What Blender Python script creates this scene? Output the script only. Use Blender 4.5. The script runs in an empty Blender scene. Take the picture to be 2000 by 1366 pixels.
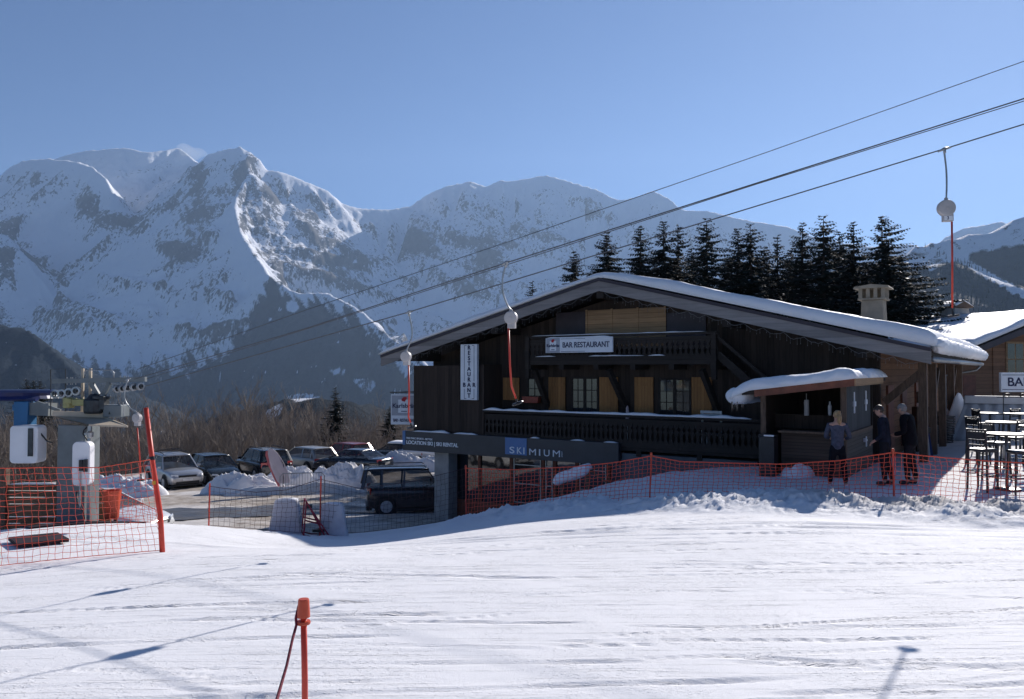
import bpy, bmesh, math, random
import numpy as np
from mathutils import Vector, Matrix
R = math.radians
random.seed(7); rng = np.random.default_rng(11)
SC = bpy.context.scene
COL = SC.collection

# ------------------------------------------------------------------ camera, sky, sun, exposure
F, HZ = 1550.0, 722.0                       # focal length and horizon row in photo pixels (2000 x 1366)
PITCH = math.atan((HZ-683)/F)
cam = bpy.data.cameras.new('camera'); camo = bpy.data.objects.new('camera', cam); COL.objects.link(camo)
cam.sensor_width = 36; cam.lens = F/2000*36; cam.clip_start = 0.1; cam.clip_end = 60000
camo.location = (0, 0, 0); camo.rotation_euler = (R(90)+PITCH, 0, 0)
SC.camera = camo
SUN_AZ, SUN_EL = R(32.7), R(28.0)
w = bpy.data.worlds.new('World'); SC.world = w; w.use_nodes = True
nt = w.node_tree; nt.nodes.clear()
wo = nt.nodes.new('ShaderNodeOutputWorld'); bg = nt.nodes.new('ShaderNodeBackground'); sk = nt.nodes.new('ShaderNodeTexSky')
sk.sky_type = 'NISHITA'; sk.sun_disc = False; sk.sun_elevation = SUN_EL; sk.sun_rotation = SUN_AZ
sk.altitude = 2500; sk.air_density = 1.0; sk.dust_density = 0.6; sk.ozone_density = 6.0
bg.inputs[1].default_value = 0.066
tn = nt.nodes.new('ShaderNodeMix'); tn.data_type = 'RGBA'; tn.blend_type = 'MULTIPLY'; tn.inputs[0].default_value = 1; tn.inputs[7].default_value = (.94, .965, 1.03, 1)
nt.links.new(sk.outputs[0], tn.inputs[6]); nt.links.new(tn.outputs[2], bg.inputs[0]); nt.links.new(bg.outputs[0], wo.inputs[0])
sl = bpy.data.lights.new('sun', 'SUN'); sl.energy = 5.0; sl.angle = R(0.55); sl.color = (1.0, 0.945, 0.90)
so = bpy.data.objects.new('sun', sl); COL.objects.link(so)
sd = Vector((math.sin(SUN_AZ)*math.cos(SUN_EL), math.cos(SUN_AZ)*math.cos(SUN_EL), math.sin(SUN_EL)))
so.rotation_euler = (-sd).to_track_quat('-Z', 'Y').to_euler()
SC.view_settings.view_transform = 'Standard'; SC.view_settings.look = 'None'
SC.view_settings.exposure = 0.46; SC.view_settings.gamma = 1.0; SC.view_settings.use_curve_mapping = False
SC.cycles.max_bounces = 8; SC.cycles.volume_bounces = 0; SC.cycles.use_denoising = True
SC.cycles.transparent_max_bounces = 16; SC.cycles.sample_clamp_indirect = 6

# ------------------------------------------------------------------ helpers
cp, sp = math.cos(PITCH), math.sin(PITCH)
def ray(px, py):
    u, v = (px-1000)/F, (683-py)/F
    return Vector((u, cp - v*sp, v*cp + sp))
def P(px, py, Y):
    d = ray(px, py); k = Y/d.y
    return Vector((d.x*k, Y, d.z*k))
def tag(o, label=None, cat=None, group=None, kind=None):
    if label: o['label'] = label
    if cat: o['category'] = cat
    if group: o['group'] = group
    if kind: o['kind'] = kind
    return o
def thing(name, label, cat, loc=(0,0,0), rz=0.0, group=None):
    o = bpy.data.objects.new(name, None); COL.objects.link(o)
    o.empty_display_size = .2; o.location = loc; o.rotation_euler = (0, 0, rz)
    return tag(o, label, cat, group)
KIDS = {}
def link(o, parent):
    COL.objects.link(o)
    if parent is not None:
        o.parent = parent; KIDS.setdefault(parent.name, []).append(o)
    return o
def copy_tree(o, parent=None):
    c = o.copy(); link(c, parent)
    for ch in KIDS.get(o.name, []): copy_tree(ch, c)
    return c
class MB:
    def __init__(s): s.v = []; s.f = []; s.m = []
    def add(s, vs, fs, mi=0):
        b = len(s.v); s.v += [tuple(p) for p in vs]
        for f in fs: s.f.append([b+i for i in f]); s.m.append(mi)
    def box(s, c, d, rz=0.0, mi=0):
        hx, hy, hz = d[0]/2, d[1]/2, d[2]/2; ca, sa = math.cos(rz), math.sin(rz)
        vs = []
        for z in (-hz, hz):
            for x, y in ((-hx,-hy),(hx,-hy),(hx,hy),(-hx,hy)):
                vs.append((c[0]+x*ca-y*sa, c[1]+x*sa+y*ca, c[2]+z))
        s.add(vs, [(3,2,1,0),(4,5,6,7),(0,1,5,4),(1,2,6,5),(2,3,7,6),(3,0,4,7)], mi)
    def b2(s, x0, x1, y0, y1, z0, z1, mi=0):
        s.box(((x0+x1)/2,(y0+y1)/2,(z0+z1)/2), (abs(x1-x0),abs(y1-y0),abs(z1-z0)), 0, mi)
    def bar(s, p, q, wd, ht, mi=0, up=(0,0,1)):
        p, q = Vector(p), Vector(q); a = (q-p).normalized(); u = Vector(up)
        if abs(a.dot(u)) > .98: u = Vector((0,1,0))
        l = a.cross(u).normalized(); u = l.cross(a)
        vs = []
        for e in (p, q):
            for i, j in ((-1,-1),(1,-1),(1,1),(-1,1)): vs.append(e + l*(i*wd/2) + u*(j*ht/2))
        s.add(vs, [(3,2,1,0),(4,5,6,7),(0,1,5,4),(1,2,6,5),(2,3,7,6),(3,0,4,7)], mi)
    def tube(s, pts, r, n=6, mi=0, caps=True):
        pts = [Vector(p) for p in pts]; rs = r if isinstance(r, (list, tuple)) else [r]*len(pts)
        b = len(s.v); prev = None
        for i, p in enumerate(pts):
            a = (pts[min(i+1, len(pts)-1)] - pts[max(i-1, 0)])
            a = a.normalized() if a.length > 1e-9 else Vector((0,0,1))
            if prev is None:
                u = Vector((0,0,1)) if abs(a.z) < .9 else Vector((1,0,0))
                l = a.cross(u).normalized()
            else:
                l = (prev - a*prev.dot(a)); l = l.normalized() if l.length > 1e-6 else a.orthogonal().normalized()
            prev = l; t = a.cross(l)
            for k in range(n):
                an = 2*math.pi*k/n
                s.v.append(tuple(p + (l*math.cos(an) + t*math.sin(an))*rs[i]))
        for i in range(len(pts)-1):
            for k in range(n):
                k2 = (k+1) % n
                s.f.append([b+i*n+k, b+i*n+k2, b+(i+1)*n+k2, b+(i+1)*n+k]); s.m.append(mi)
        if caps and n > 2:
            s.f.append([b+k for k in reversed(range(n))]); s.m.append(mi)
            s.f.append([b+(len(pts)-1)*n+k for k in range(n)]); s.m.append(mi)
    def prism(s, poly, fn, d0, d1, mi=0):
        """poly in 2-D, fn(a, b, depth) -> 3-D point"""
        n = len(poly)
        vs = [fn(a, b, d0) for a, b in poly] + [fn(a, b, d1) for a, b in poly]
        s.add(vs, [list(range(n)), list(range(2*n-1, n-1, -1))] + [(i, i+n, (i+1) % n + n, (i+1) % n) for i in range(n)], mi)
    def lathe(s, prof, c=(0,0,0), n=16, mi=0, axis='z'):
        b = len(s.v)
        for r, h in prof:
            for k in range(n):
                an = 2*math.pi*k/n; x, y = r*math.cos(an), r*math.sin(an)
                if axis == 'z': p = (c[0]+x, c[1]+y, c[2]+h)
                elif axis == 'y': p = (c[0]+x, c[1]+h, c[2]+y)
                else: p = (c[0]+h, c[1]+x, c[2]+y)
                s.v.append(p)
        for i in range(len(prof)-1):
            for k in range(n):
                k2 = (k+1) % n
                s.f.append([b+i*n+k, b+i*n+k2, b+(i+1)*n+k2, b+(i+1)*n+k]); s.m.append(mi)
        s.f.append([b+k for k in reversed(range(n))]); s.m.append(mi)
        s.f.append([b+(len(prof)-1)*n+k for k in range(n)]); s.m.append(mi)
    def build(s, name, mats, parent=None, smooth=False, bevel=0, loc=None, fix=True):
        me = bpy.data.meshes.new(name); me.from_pydata([tuple(p) for p in s.v], [], s.f)
        mats = mats if isinstance(mats, (list, tuple)) else [mats]
        for m in mats: me.materials.append(m)
        if len(mats) > 1: me.polygons.foreach_set('material_index', s.m)
        if fix:
            bm = bmesh.new(); bm.from_mesh(me); bmesh.ops.recalc_face_normals(bm, faces=bm.faces); bm.to_mesh(me); bm.free()
        if smooth:
            me.polygons.foreach_set('use_smooth', [True]*len(me.polygons))
        o = bpy.data.objects.new(name, me); link(o, parent)
        if loc is not None: o.location = loc
        if bevel:
            md = o.modifiers.new('bevel', 'BEVEL'); md.width = bevel; md.segments = 1 if bevel < .02 else 2
            md.limit_method = 'ANGLE'; md.angle_limit = R(35)
        return o
def grid_mesh(name, X, Y, Z, mats, parent=None, attrs=None, smooth=True):
    nr, nc = X.shape
    co = np.stack([X, Y, Z], -1).reshape(-1, 3).astype(np.float32)
    i = np.arange(nr*nc).reshape(nr, nc)
    q = np.stack([i[:-1,:-1], i[:-1,1:], i[1:,1:], i[1:,:-1]], -1).reshape(-1, 4)
    me = bpy.data.meshes.new(name)
    me.vertices.add(len(co)); me.vertices.foreach_set('co', co.ravel())
    me.loops.add(q.size); me.loops.foreach_set('vertex_index', q.ravel().astype(np.int32))
    me.polygons.add(len(q)); me.polygons.foreach_set('loop_start', np.arange(0, q.size, 4, dtype=np.int32))
    try: me.polygons.foreach_set('loop_total', np.full(len(q), 4, dtype=np.int32))
    except Exception: pass
    me.update(calc_edges=True)
    me.polygons.foreach_set('use_smooth', np.full(len(q), smooth))
    for k, a in (attrs or {}).items():
        at = me.attributes.new(k, 'FLOAT', 'POINT'); at.data.foreach_set('value', a.ravel().astype(np.float32))
    me.materials.append(mats); me.validate()
    o = bpy.data.objects.new(name, me); link(o, parent)
    return o

# vectorised gradient noise
_pt = rng.permutation(512).astype(np.int64)
_gr = rng.normal(size=(512, 2)); _gr /= np.linalg.norm(_gr, axis=1)[:, None]
def noise2(x, y):
    xi, yi = np.floor(x).astype(np.int64), np.floor(y).astype(np.int64)
    xf, yf = x-xi, y-yi
    def g(a, b, dx, dy):
        h = _pt[(_pt[a & 511] + b) & 511]; return _gr[h, 0]*dx + _gr[h, 1]*dy
    u, v = xf*xf*xf*(xf*(xf*6-15)+10), yf*yf*yf*(yf*(yf*6-15)+10)
    a = g(xi, yi, xf, yf)*(1-u) + g(xi+1, yi, xf-1, yf)*u
    b = g(xi, yi+1, xf, yf-1)*(1-u) + g(xi+1, yi+1, xf-1, yf-1)*u
    return (a*(1-v)+b*v)*1.5
def fbm(x, y, o=5, g=.5, l=2.03):
    s = 0; a = 1; n = 0
    for i in range(o):
        s = s + a*noise2(x+17.3*i, y-9.1*i); n += a; x = x*l; y = y*l; a *= g
    return s/n
def ridged(x, y, o=5, g=.5, l=2.1):
    s = 0; a = 1; n = 0; wgt = 1
    for i in range(o):
        r = (1-np.abs(noise2(x+31.7*i, y+11.3*i)))**2 * wgt; wgt = np.clip(r*1.6, 0, 1)
        s = s + a*r; n += a; x = x*l; y = y*l; a *= g
    return s/n
def sstep(a, b, x):
    t = np.clip((x-a)/(b-a), 0, 1); return t*t*(3-2*t)

# ------------------------------------------------------------------ materials
class NT:
    def __init__(s, name):
        s.m = bpy.data.materials.new(name); s.m.use_nodes = True; s.t = s.m.node_tree; s.t.nodes.clear()
        s.out = s.n('ShaderNodeOutputMaterial'); s.p = s.n('ShaderNodeBsdfPrincipled'); s.l(s.p.outputs[0], s.out.inputs[0])
    def n(s, k, **kw):
        d = s.t.nodes.new(k)
        for a, b in kw.items(): setattr(d, a, b)
        return d
    def l(s, a, b): s.t.links.new(a, b)
    def coord(s, kind='Object', scale=(1,1,1), rot=(0,0,0)):
        c = s.n('ShaderNodeTexCoord'); mp = s.n('ShaderNodeMapping')
        mp.inputs['Scale'].default_value = scale; mp.inputs['Rotation'].default_value = rot
        s.l(c.outputs[kind], mp.inputs[0]); return mp.outputs[0]
    def noise(s, vec, scale, detail=4, rough=.55):
        d = s.n('ShaderNodeTexNoise'); d.inputs['Scale'].default_value = scale; d.inputs['Detail'].default_value = detail
        d.inputs['Roughness'].default_value = rough; s.l(vec, d.inputs['Vector']); return d.outputs[0]
    def ramp(s, fac, stops):
        d = s.n('ShaderNodeValToRGB'); e = d.color_ramp.elements
        while len(e) < len(stops): e.new(.5)
        for i, (p, c) in enumerate(stops): e[i].position = p; e[i].color = (*c, 1) if len(c) == 3 else c
        s.l(fac, d.inputs[0]); return d.outputs[0]
    def mix(s, fac, a, b, mode='MIX'):
        d = s.n('ShaderNodeMix', data_type='RGBA', blend_type=mode)
        for v, i in ((fac, 0), (a, 6), (b, 7)):
            if isinstance(v, (int, float)): d.inputs[i].default_value = v
            elif isinstance(v, tuple): d.inputs[i].default_value = (*v[:3], 1)
            else: s.l(v, d.inputs[i])
        return d.outputs[2]
    def math(s, op, a, b=0.0, clamp=False):
        d = s.n('ShaderNodeMath', operation=op, use_clamp=clamp)
        for i, v in enumerate((a, b)):
            if isinstance(v, (int, float)): d.inputs[i].default_value = v
            else: s.l(v, d.inputs[i])
        return d.outputs[0]
    def bump(s, h, strength=.5, dist=.02, prev=None):
        d = s.n('ShaderNodeBump'); d.inputs['Strength'].default_value = strength; d.inputs['Distance'].default_value = dist
        s.l(h, d.inputs['Height'])
        if prev is not None: s.l(prev, d.inputs['Normal'])
        return d.outputs[0]
    def set(s, **kw):
        for k, v in kw.items():
            i = s.p.inputs[k.replace('_', ' ')]
            if isinstance(v, (int, float)): i.default_value = v
            elif isinstance(v, tuple): i.default_value = (*v[:3], 1)
            else: s.l(v, i)
        return s
    def attr(s, name):
        d = s.n('ShaderNodeAttribute'); d.attribute_name = name; return d.outputs['Fac']
def pm(name, col, rough=.6, var=.25, scale=6.0, metal=0.0, bump=.0, bs=30.0, stretch=(1,1,1), spec=.4, coat=0.0):
    """plain surface with noise-driven colour wear and optional grain"""
    t = NT(name); v = t.coord('Object', stretch)
    a = t.noise(v, scale, 5); lo = tuple(c*(1-var) for c in col); hi = tuple(min(1, c*(1+var)) for c in col)
    t.set(Base_Color=t.ramp(a, [(.3, lo), (.7, hi)]), Roughness=rough, Metallic=metal, Specular_IOR_Level=spec, Coat_Weight=coat)
    if coat: t.p.inputs['Coat Roughness'].default_value = .06
    if bump: t.set(Normal=t.bump(t.noise(v, bs, 4), bump, .01))
    return t.m
def wood(name, col, board=.14, axis='x', rough=.75, var=.35, gap=.5, grain=(1,1,1)):
    """boards laid side by side along the given axis of the object, with grain along the board"""
    t = NT(name); c = t.n('ShaderNodeTexCoord'); sx = t.n('ShaderNodeSeparateXYZ'); t.l(c.outputs['Object'], sx.inputs[0])
    k = {'x': 0, 'y': 1, 'z': 2}[axis]; u = t.math('DIVIDE', sx.outputs[k], board)
    fr = t.math('FRACT', u); ed = t.math('MULTIPLY', t.math('ABSOLUTE', t.math('SUBTRACT', fr, .5)), 2.0)
    groove = t.math('SMOOTHSTEP' if False else 'GREATER_THAN', ed, .93)
    idx = t.math('FLOOR', u); wn = t.n('ShaderNodeTexWhiteNoise', noise_dimensions='1D'); t.l(idx, wn.inputs['W'])
    sc = [3.0, 3.0, 3.0]
    if axis == 'x': sc = [22, 22, 1.6]
    if axis == 'z': sc = [1.6, 1.6, 22]
    if axis == 'y': sc = [22, 22, 1.6]
    g = t.noise(t.coord('Object', tuple(sc)), 1.0, 6, .65)
    st = t.noise(t.coord('Object', (1, 1, .35)), 1.3, 4)
    lo = tuple(x*(1-var) for x in col); hi = tuple(min(1, x*(1+var)) for x in col)
    f = t.math('ADD', t.math('MULTIPLY', g, .55), t.math('ADD', t.math('MULTIPLY', wn.outputs[0], .25), t.math('MULTIPLY', st, .25)))
    base = t.ramp(f, [(.3, lo), (.75, hi)])
    base = t.mix(t.math('MULTIPLY', groove, gap), base, tuple(x*.25 for x in col))
    t.set(Base_Color=base, Roughness=rough, Specular_IOR_Level=.25)
    h = t.math('SUBTRACT', t.math('MULTIPLY', g, .35), groove)
    t.set(Normal=t.bump(h, .6, .012))
    return t.m
M = {}
M['wood_dark'] = wood('dark_larch_boards', (.040, .027, .021), .17, 'x', var=.6)
M['wood_dark_h'] = wood('dark_larch_beam', (.032, .024, .020), .30, 'z', gap=.2)
M['wood_grey'] = wood('weathered_grey_fascia_board', (.25, .225, .215), .21, 'z', gap=.15)
M['wood_warm'] = wood('orange_pine_shutter_boards', (.30, .145, .052), .11, 'x', gap=.6)
M['wood_pale'] = wood('pale_pine_boarding', (.36, .225, .125), .15, 'z', gap=.6)
M['wood_red'] = pm('red_brown_stained_timber', (.17, .055, .03), .6, .3, 5, bump=.2)
M['wood_mid'] = wood('brown_plank_wall', (.22, .115, .065), .19, 'z', gap=.7)
M['wood_post'] = pm('brown_squared_timber', (.12, .075, .05), .7, .4, 4, bump=.3, stretch=(6,6,1))
M['wood_slat'] = wood('brown_fence_slats', (.165, .102, .06), .2, 'z', gap=.3)
M['log'] = pm('cut_log_bark', (.10, .065, .045), .85, .5, 8, bump=.6)
M['log_end'] = pm('cut_log_end', (.36, .24, .14), .8, .3, 14)
M['plum'] = pm('dark_plum_panel_paint', (.035, .026, .036), .5, .2, 3)
M['concrete'] = pm('grey_render', (.34, .32, .30), .9, .18, 2.2, bump=.35, bs=40)
M['chimney'] = pm('tan_rendered_masonry', (.25, .215, .165), .9, .18, 3, bump=.35, bs=40)
M['concrete_dk'] = pm('damp_concrete_wall', (.12, .125, .13), .9, .25, 1.6, bump=.3, bs=40)
M['anthracite'] = pm('anthracite_sign_panel', (.040, .042, .050), .42, .15, 2)
M['white_paint'] = pm('white_sign_face', (.74, .75, .78), .45, .06, 3)
M['blue_print'] = pm('blue_sign_print', (.09, .19, .40), .4, .08, 3)
M['navy_print'] = pm('navy_lettering', (.012, .016, .065), .5, .1, 3)
M['red_print'] = pm('red_emblem_print', (.55, .02, .03), .5, .1, 3)
M['grey_print'] = pm('grey_emblem_panel', (.36, .37, .41), .5, .1, 3)
M['white_print'] = pm('white_lettering', (.80, .81, .83), .45, .05, 3)
M['black_metal'] = pm('black_painted_metal', (.018, .018, .022), .38, .3, 8)
M['grey_metal'] = pm('galvanised_steel', (.34, .35, .36), .42, .25, 7, metal=.75)
M['grey_paint'] = pm('grey_green_painted_steel', (.155, .175, .18), .5, .2, 3)
M['tan_paint'] = pm('cream_painted_edge_beam', (.50, .42, .32), .6, .12, 3)
M['dark_steel'] = pm('dark_greased_steel', (.05, .055, .06), .45, .4, 7, metal=.5)
M['blue_paint'] = pm('bright_blue_painted_steel', (.02, .12, .27), .45, .15, 3)
M['navy_paint'] = pm('dark_blue_bullwheel_paint', (.012, .02, .10), .35, .25, 3)
M['white_plastic'] = pm('white_moulded_plastic', (.76, .76, .78), .35, .05, 3)
M['beige_plastic'] = pm('pale_grey_spring_box', (.44, .41, .40), .5, .12, 10)
M['orange_plastic'] = pm('orange_plastic', (.55, .075, .03), .45, .15, 6)
M['red_pole'] = pm('red_plastic_pole', (.60, .055, .03), .42, .16, 8)
M['net'] = pm('orange_red_net_cord', (.85, .115, .06), .6, .2, 12)
M['dark_red'] = pm('dark_red_painted_tube', (.23, .02, .04), .45, .3, 8)
M['rope'] = pm('dark_red_rope', (.22, .018, .04), .7, .3, 40, bump=.5, bs=160)
M['cable'] = pm('steel_haul_cable', (.10, .105, .115), .5, .2, 9, metal=.4)
M['mat'] = pm('dark_rubber_mat', (.018, .008, .014), .8, .4, 6)
M['planter'] = pm('terracotta_planter_box', (.24, .05, .03), .6, .2, 8)
def glass_mat(name, col, rough=.04, spec=.8, alpha=1.0):
    t = NT(name); v = t.coord('Object')
    t.set(Base_Color=t.ramp(t.noise(v, 1.4, 3), [(.35, tuple(c*.6 for c in col)), (.7, col)]), Roughness=rough, Specular_IOR_Level=spec, IOR=1.52)
    t.set(Normal=t.bump(t.noise(v, 2.2, 2), .05, .02), Alpha=alpha); return t.m
M['glass'] = glass_mat('window_glass', (.030, .034, .040))
M['glass_shop'] = glass_mat('shop_window_glass', (.020, .024, .032), .03, 1.0)
M['glass_car'] = glass_mat('tinted_car_glass', (.014, .017, .022), .03, .6, .55)
M['curtain'] = pm('pale_net_curtain', (.42, .42, .45), .8, .35, 9)
def snow_mat(name='packed_snow', streak=True, tint=(.88, .875, .885)):
    t = NT(name); v = t.coord('Object')
    d = t.attr('dirt'); n1 = t.noise(v, .45, 5)
    base = t.mix(n1, tuple(c*.95 for c in tint), tint)
    dn = t.ramp(t.noise(v, 1.7, 6, .7), [(.25, (.20, .165, .135)), (.5, (.42, .365, .31)), (.72, (.62, .58, .54))])
    mask = t.math('MULTIPLY', d, t.math('ADD', .55, t.math('MULTIPLY', t.noise(v, 2.6, 5, .7), .9)), clamp=True)
    base = t.mix(mask, base, dn)
    t.set(Base_Color=base, Roughness=.75, Specular_IOR_Level=.12)
    t.p.inputs['Subsurface Weight'].default_value = 0.0
    n0 = t.noise(v, 60, 5, .75); n2 = t.noise(t.coord('Object', (1, 1.5, 1)), 11, 6, .8)
    nb = t.bump(n0, .5, .009)
    nb = t.bump(n2, .42, .012, nb)
    if streak:
        # crumbs of crust, in patches
        cr = t.ramp(t.noise(t.coord('Object', (1, 2.5, 1)), 22, 3, .6), [(.56, (0,0,0)), (.66, (1,1,1))])
        pa = t.ramp(t.noise(v, 1.1, 4, .7), [(.42, (0,0,0)), (.62, (1,1,1))])
        nb = t.bump(t.math('MULTIPLY', cr, pa), .55, .02, nb)
        # scattered, broken ski scratches in two directions
        for sc, ro, th_, st in (((.45, 26, 1), -5, .66, .6), ((.5, 34, 1), 8, .665, .6), ((.4, 22, 1), -16, .68, .6), ((.5, 24, 1), 17, .69, .6)):
            s1 = t.noise(t.coord('Object', sc, (0, 0, R(ro))), 1.0, 3, .5)
            li = t.ramp(s1, [(th_-.02, (0,0,0)), (th_, (1,1,1)), (th_+.03, (0,0,0))])
            nb = t.bump(t.math('MULTIPLY', li, t.math('ADD', pa, .35)), st, .022, nb)
    t.set(Normal=nb)
    return t.m
M['snow_ground'] = snow_mat()
def roof_snow(name, cell):
    t = NT(name); v = t.coord('Object')
    t.set(Base_Color=t.ramp(t.noise(v, .9, 4), [(.3, (.80, .80, .83)), (.7, (.87, .87, .89))]), Roughness=.6, Specular_IOR_Level=.3)
    nb = t.bump(t.noise(v, cell, 6, .7), .55, .03); t.set(Normal=nb); return t.m
M['snow'] = roof_snow('fresh_snow', 9.0)
M['snow_lump'] = roof_snow('lumpy_shovelled_snow', 4.0)
# ------------------------------------------------------------------ near ground
CTRL = [  # X, Y, z relative to the eye
 (-9,0,-1.75),(-3,0,-1.62),(0,0,-1.65),(4,0,-1.62),(10,0,-1.5),(-6,4,-2.0),(0,4,-1.93),(3,4.9,-1.98),(8,4,-1.85),
 (-1.65,7.5,-2.17),(-3,9.7,-2.34),(3,9,-2.26),(8,9,-2.2),(-6.9,10.5,-2.62),(-4.8,11,-2.53),(-12,8,-2.7),(-16,12,-3.5),(15,8,-2.0),
 (7.2,15.0,-2.56),(9.4,14.5,-2.55),(16,14,-2.35),(2.9,16.6,-2.78),(-1.1,18.6,-3.5),(-3.8,14.5,-3.26),(0,14.5,-2.82),(4,13,-2.44),
 (-8,15,-2.87),(-6.3,15.8,-3.08),(-5,16,-3.24),(-3.8,17,-3.58),(-13,16,-3.7),
 (7,17.3,-2.45),(8.5,17.5,-2.45),(6.2,18.5,-2.48),(9.4,16.2,-2.38),(14.5,24.6,-2.35),(18.6,34,-2.35),(14,17,-2.3),(22,25,-2.1),(27,40,-2.2),(12,20,-2.42),
 (5.6,20.4,-2.52),(3.6,20.2,-2.68),(3.0,22.6,-3.3),(1.0,22.5,-3.75),(0,23.2,-4.1),(-1.8,24.5,-4.75),(-2.8,27.5,-5.25),(-4.8,29.0,-5.32),(-5.2,32,-5.75),(1,27,-4.9),
 (-5,24,-4.95),(-9,22,-4.8),(-7.2,18.6,-4.0),(-9.4,18.4,-4.3),(-11,19.5,-4.7),(-13,19,-4.8),(-12,22,-4.9),(-9,28,-5.15),(-15,26,-5.1),(-20,22,-5.2),
 (-17,41,-6.1),(-13,43,-6.0),(-10,47,-6.0),(-22,38,-6.2),(-30,34,-6.6),(-8,36,-5.7),(-16,32,-5.5),(-5,42,-5.8),(-6,52,-6.1),(0,46,-5.6),(-20,54,-6.6),(-36,50,-8),
 (10,45,-3.5),(20,52,-3.2),(34,56,-2.5),(5,60,-6),(-10,62,-8),(-30,66,-11),(30,80,-5),(0,80,-12),(-20,85,-16),(-45,80,-18),(40,40,-1.8),(30,20,-1.6),(38,10,-1.2),(-28,10,-4.2),(-34,24,-6),
]
C = np.array(CTRL, float)
def _U(r2): return np.where(r2 > 1e-9, .5*r2*np.log(np.maximum(r2, 1e-9)), 0)
def _tps(C, lam=.6):
    n = len(C); d2 = ((C[:,None,:2]-C[None,:,:2])**2).sum(-1)
    A = np.zeros((n+3, n+3)); A[:n,:n] = _U(d2) + lam*np.eye(n); A[:n,n] = 1; A[:n,n+1:] = C[:,:2]; A[n:,:n] = A[:n,n:].T
    b = np.zeros(n+3); b[:n] = C[:,2]; return np.linalg.solve(A, b)
W = _tps(C)
def G(X, Y):
    X, Y = np.asarray(X, float), np.asarray(Y, float); sh = X.shape; x, y = X.ravel(), Y.ravel(); out = np.empty(len(x))
    for i in range(0, len(x), 20000):
        d2 = (x[i:i+20000,None]-C[None,:,0])**2 + (y[i:i+20000,None]-C[None,:,1])**2
        out[i:i+20000] = _U(d2) @ W[:-3] + W[-3] + W[-2]*x[i:i+20000] + W[-1]*y[i:i+20000]
    return out.reshape(sh)
def gzd(x, y): x, y = np.array([x]), np.array([y]); return float((G(x, y)+ground_detail(x, y))[0])
def gz(x, y): return float(G(np.array([x]), np.array([y]))[0])
def on_ground(px, Y):
    x = (px-1000)/F*Y; return Vector((x, Y, gz(x, Y)))
def hit_ground(px, py):
    d = ray(px, py); lo = 2.0
    for k in range(2000):
        Y = lo + k*.05; p = d*(Y/d.y)
        if p.z <= gz(p.x, p.y): return p
    return d*(60/d.y)
FENCE = [(-7.0, 15.9), (-4.9, 16.3), (-2.9, 16.9), (-1.1, 18.6), (.4, 17.7), (2.9, 16.6), (7.2, 15.0), (10.6, 14.2), (13.5, 13.6)]
def fence_front(X, Y):      # signed distance in front of the fence line (towards the camera)
    fx = np.array([p[0] for p in FENCE]); fy = np.array([p[1] for p in FENCE])
    return np.interp(X, fx, fy) - Y
def ground_detail(X, Y):
    z = .012*fbm(X*.5, Y*.5, 3) + .004*fbm(X*3, Y*4, 4, .6)
    d = fence_front(X, Y)
    m = sstep(.05, .5, d)*sstep(2.6, 1.2, d)*sstep(-2.3, -.2, X)*sstep(16, 9, X)*(.55+.6*sstep(-.4, .3, fbm(X*.7+5, Y*.7, 2)))
    lump = 1-np.abs(noise2(X*2.1, Y*2.8)); l2 = 1-np.abs(noise2(X*5.6+3, Y*6.8)); l3 = noise2(X*13, Y*15)
    z = z + m*(.12 + .13*(lump-.35) + .13*(l2-.4) + .05*l3)
    # torn edge where the piste drops to the road
    e = sstep(15.2, 16.6, Y)*sstep(20, 17.5, Y)*sstep(-.5, -2.5, X)
    z = z + e*(.05*fbm(X*2.4, Y*2.4, 4) + .02*noise2(X*8, Y*8))
    b = sstep(19.5, 21.5, Y)*sstep(26, 24, Y)*sstep(-3, 0, X)*sstep(7, 5, X)
    z = z + b*.10*fbm(X*1.2, Y*1.2, 4)
    lot = sstep(20, 24, Y)*sstep(1, -4, X)
    z = z + lot*.05*fbm(X*1.1, Y*1.1, 4)
    # ski ruts cut into the piste: long shallow grooves
    for (x0, y0, sl, cu, dep, wd, hl) in RUTS:
        dy = Y - (y0 + sl*(X-x0) + cu*(X-x0)**2)
        win = sstep(hl, hl*.7, np.abs(X-x0))
        z = z + win*(dep*.25*np.exp(-((dy-wd*2)/wd)**2) - dep*np.exp(-(dy/wd)**2)*(.3+.9*sstep(-.2, .5, noise2(X*1.1+x0*3, Y*.1+y0))))
    return z
rr = random.Random(5)
RUTS = [(0, 12.6, -.02, .001, .035, .09, 9), (0, 12.2, -.02, .001, .03, .08, 8), (3, 11.6, -.05, .001, .02, .06, 7)]
for k in range(120):
    y0 = 4.2 + 9*rr.random()**1.2
    RUTS.append((rr.uniform(-.75, .75)*y0, y0, rr.choice([rr.uniform(.0, .16), rr.uniform(.05, .35), rr.uniform(-.25, .05)]), rr.uniform(-.004, .006), rr.uniform(.012, .040), rr.uniform(.010, .026), rr.uniform(.6, 2.8)))
na, nr_ = 820, 860
th = np.linspace(-R(52), R(52), na)[None, :]; rd = (4.5*(95/4.5)**np.linspace(0, 1, nr_))[:, None]
GX = rd*np.sin(th); GY = rd*np.cos(th) - 4.0
GZ = G(GX, GY) + ground_detail(GX, GY)
dirt = sstep(21, 25, GY)*sstep(2.5, -2, GX)*sstep(58, 50, GY)*(.62+.5*sstep(-.3, .3, fbm(GX*.22, GY*.22, 3)))
tr = sstep(16, 18, GY)*sstep(6.5, 8.5, GX)*.22 + sstep(22, 25, GY)*sstep(8, 10, GX)*.25
bermd = sstep(.0, .5, fence_front(GX, GY))*sstep(2.0, .6, fence_front(GX, GY))*sstep(4.5, 6.0, GX)*sstep(11, 8, GX)*.55
dirt = np.clip(np.maximum(dirt, np.maximum(tr, bermd)), 0, 1)
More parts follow.
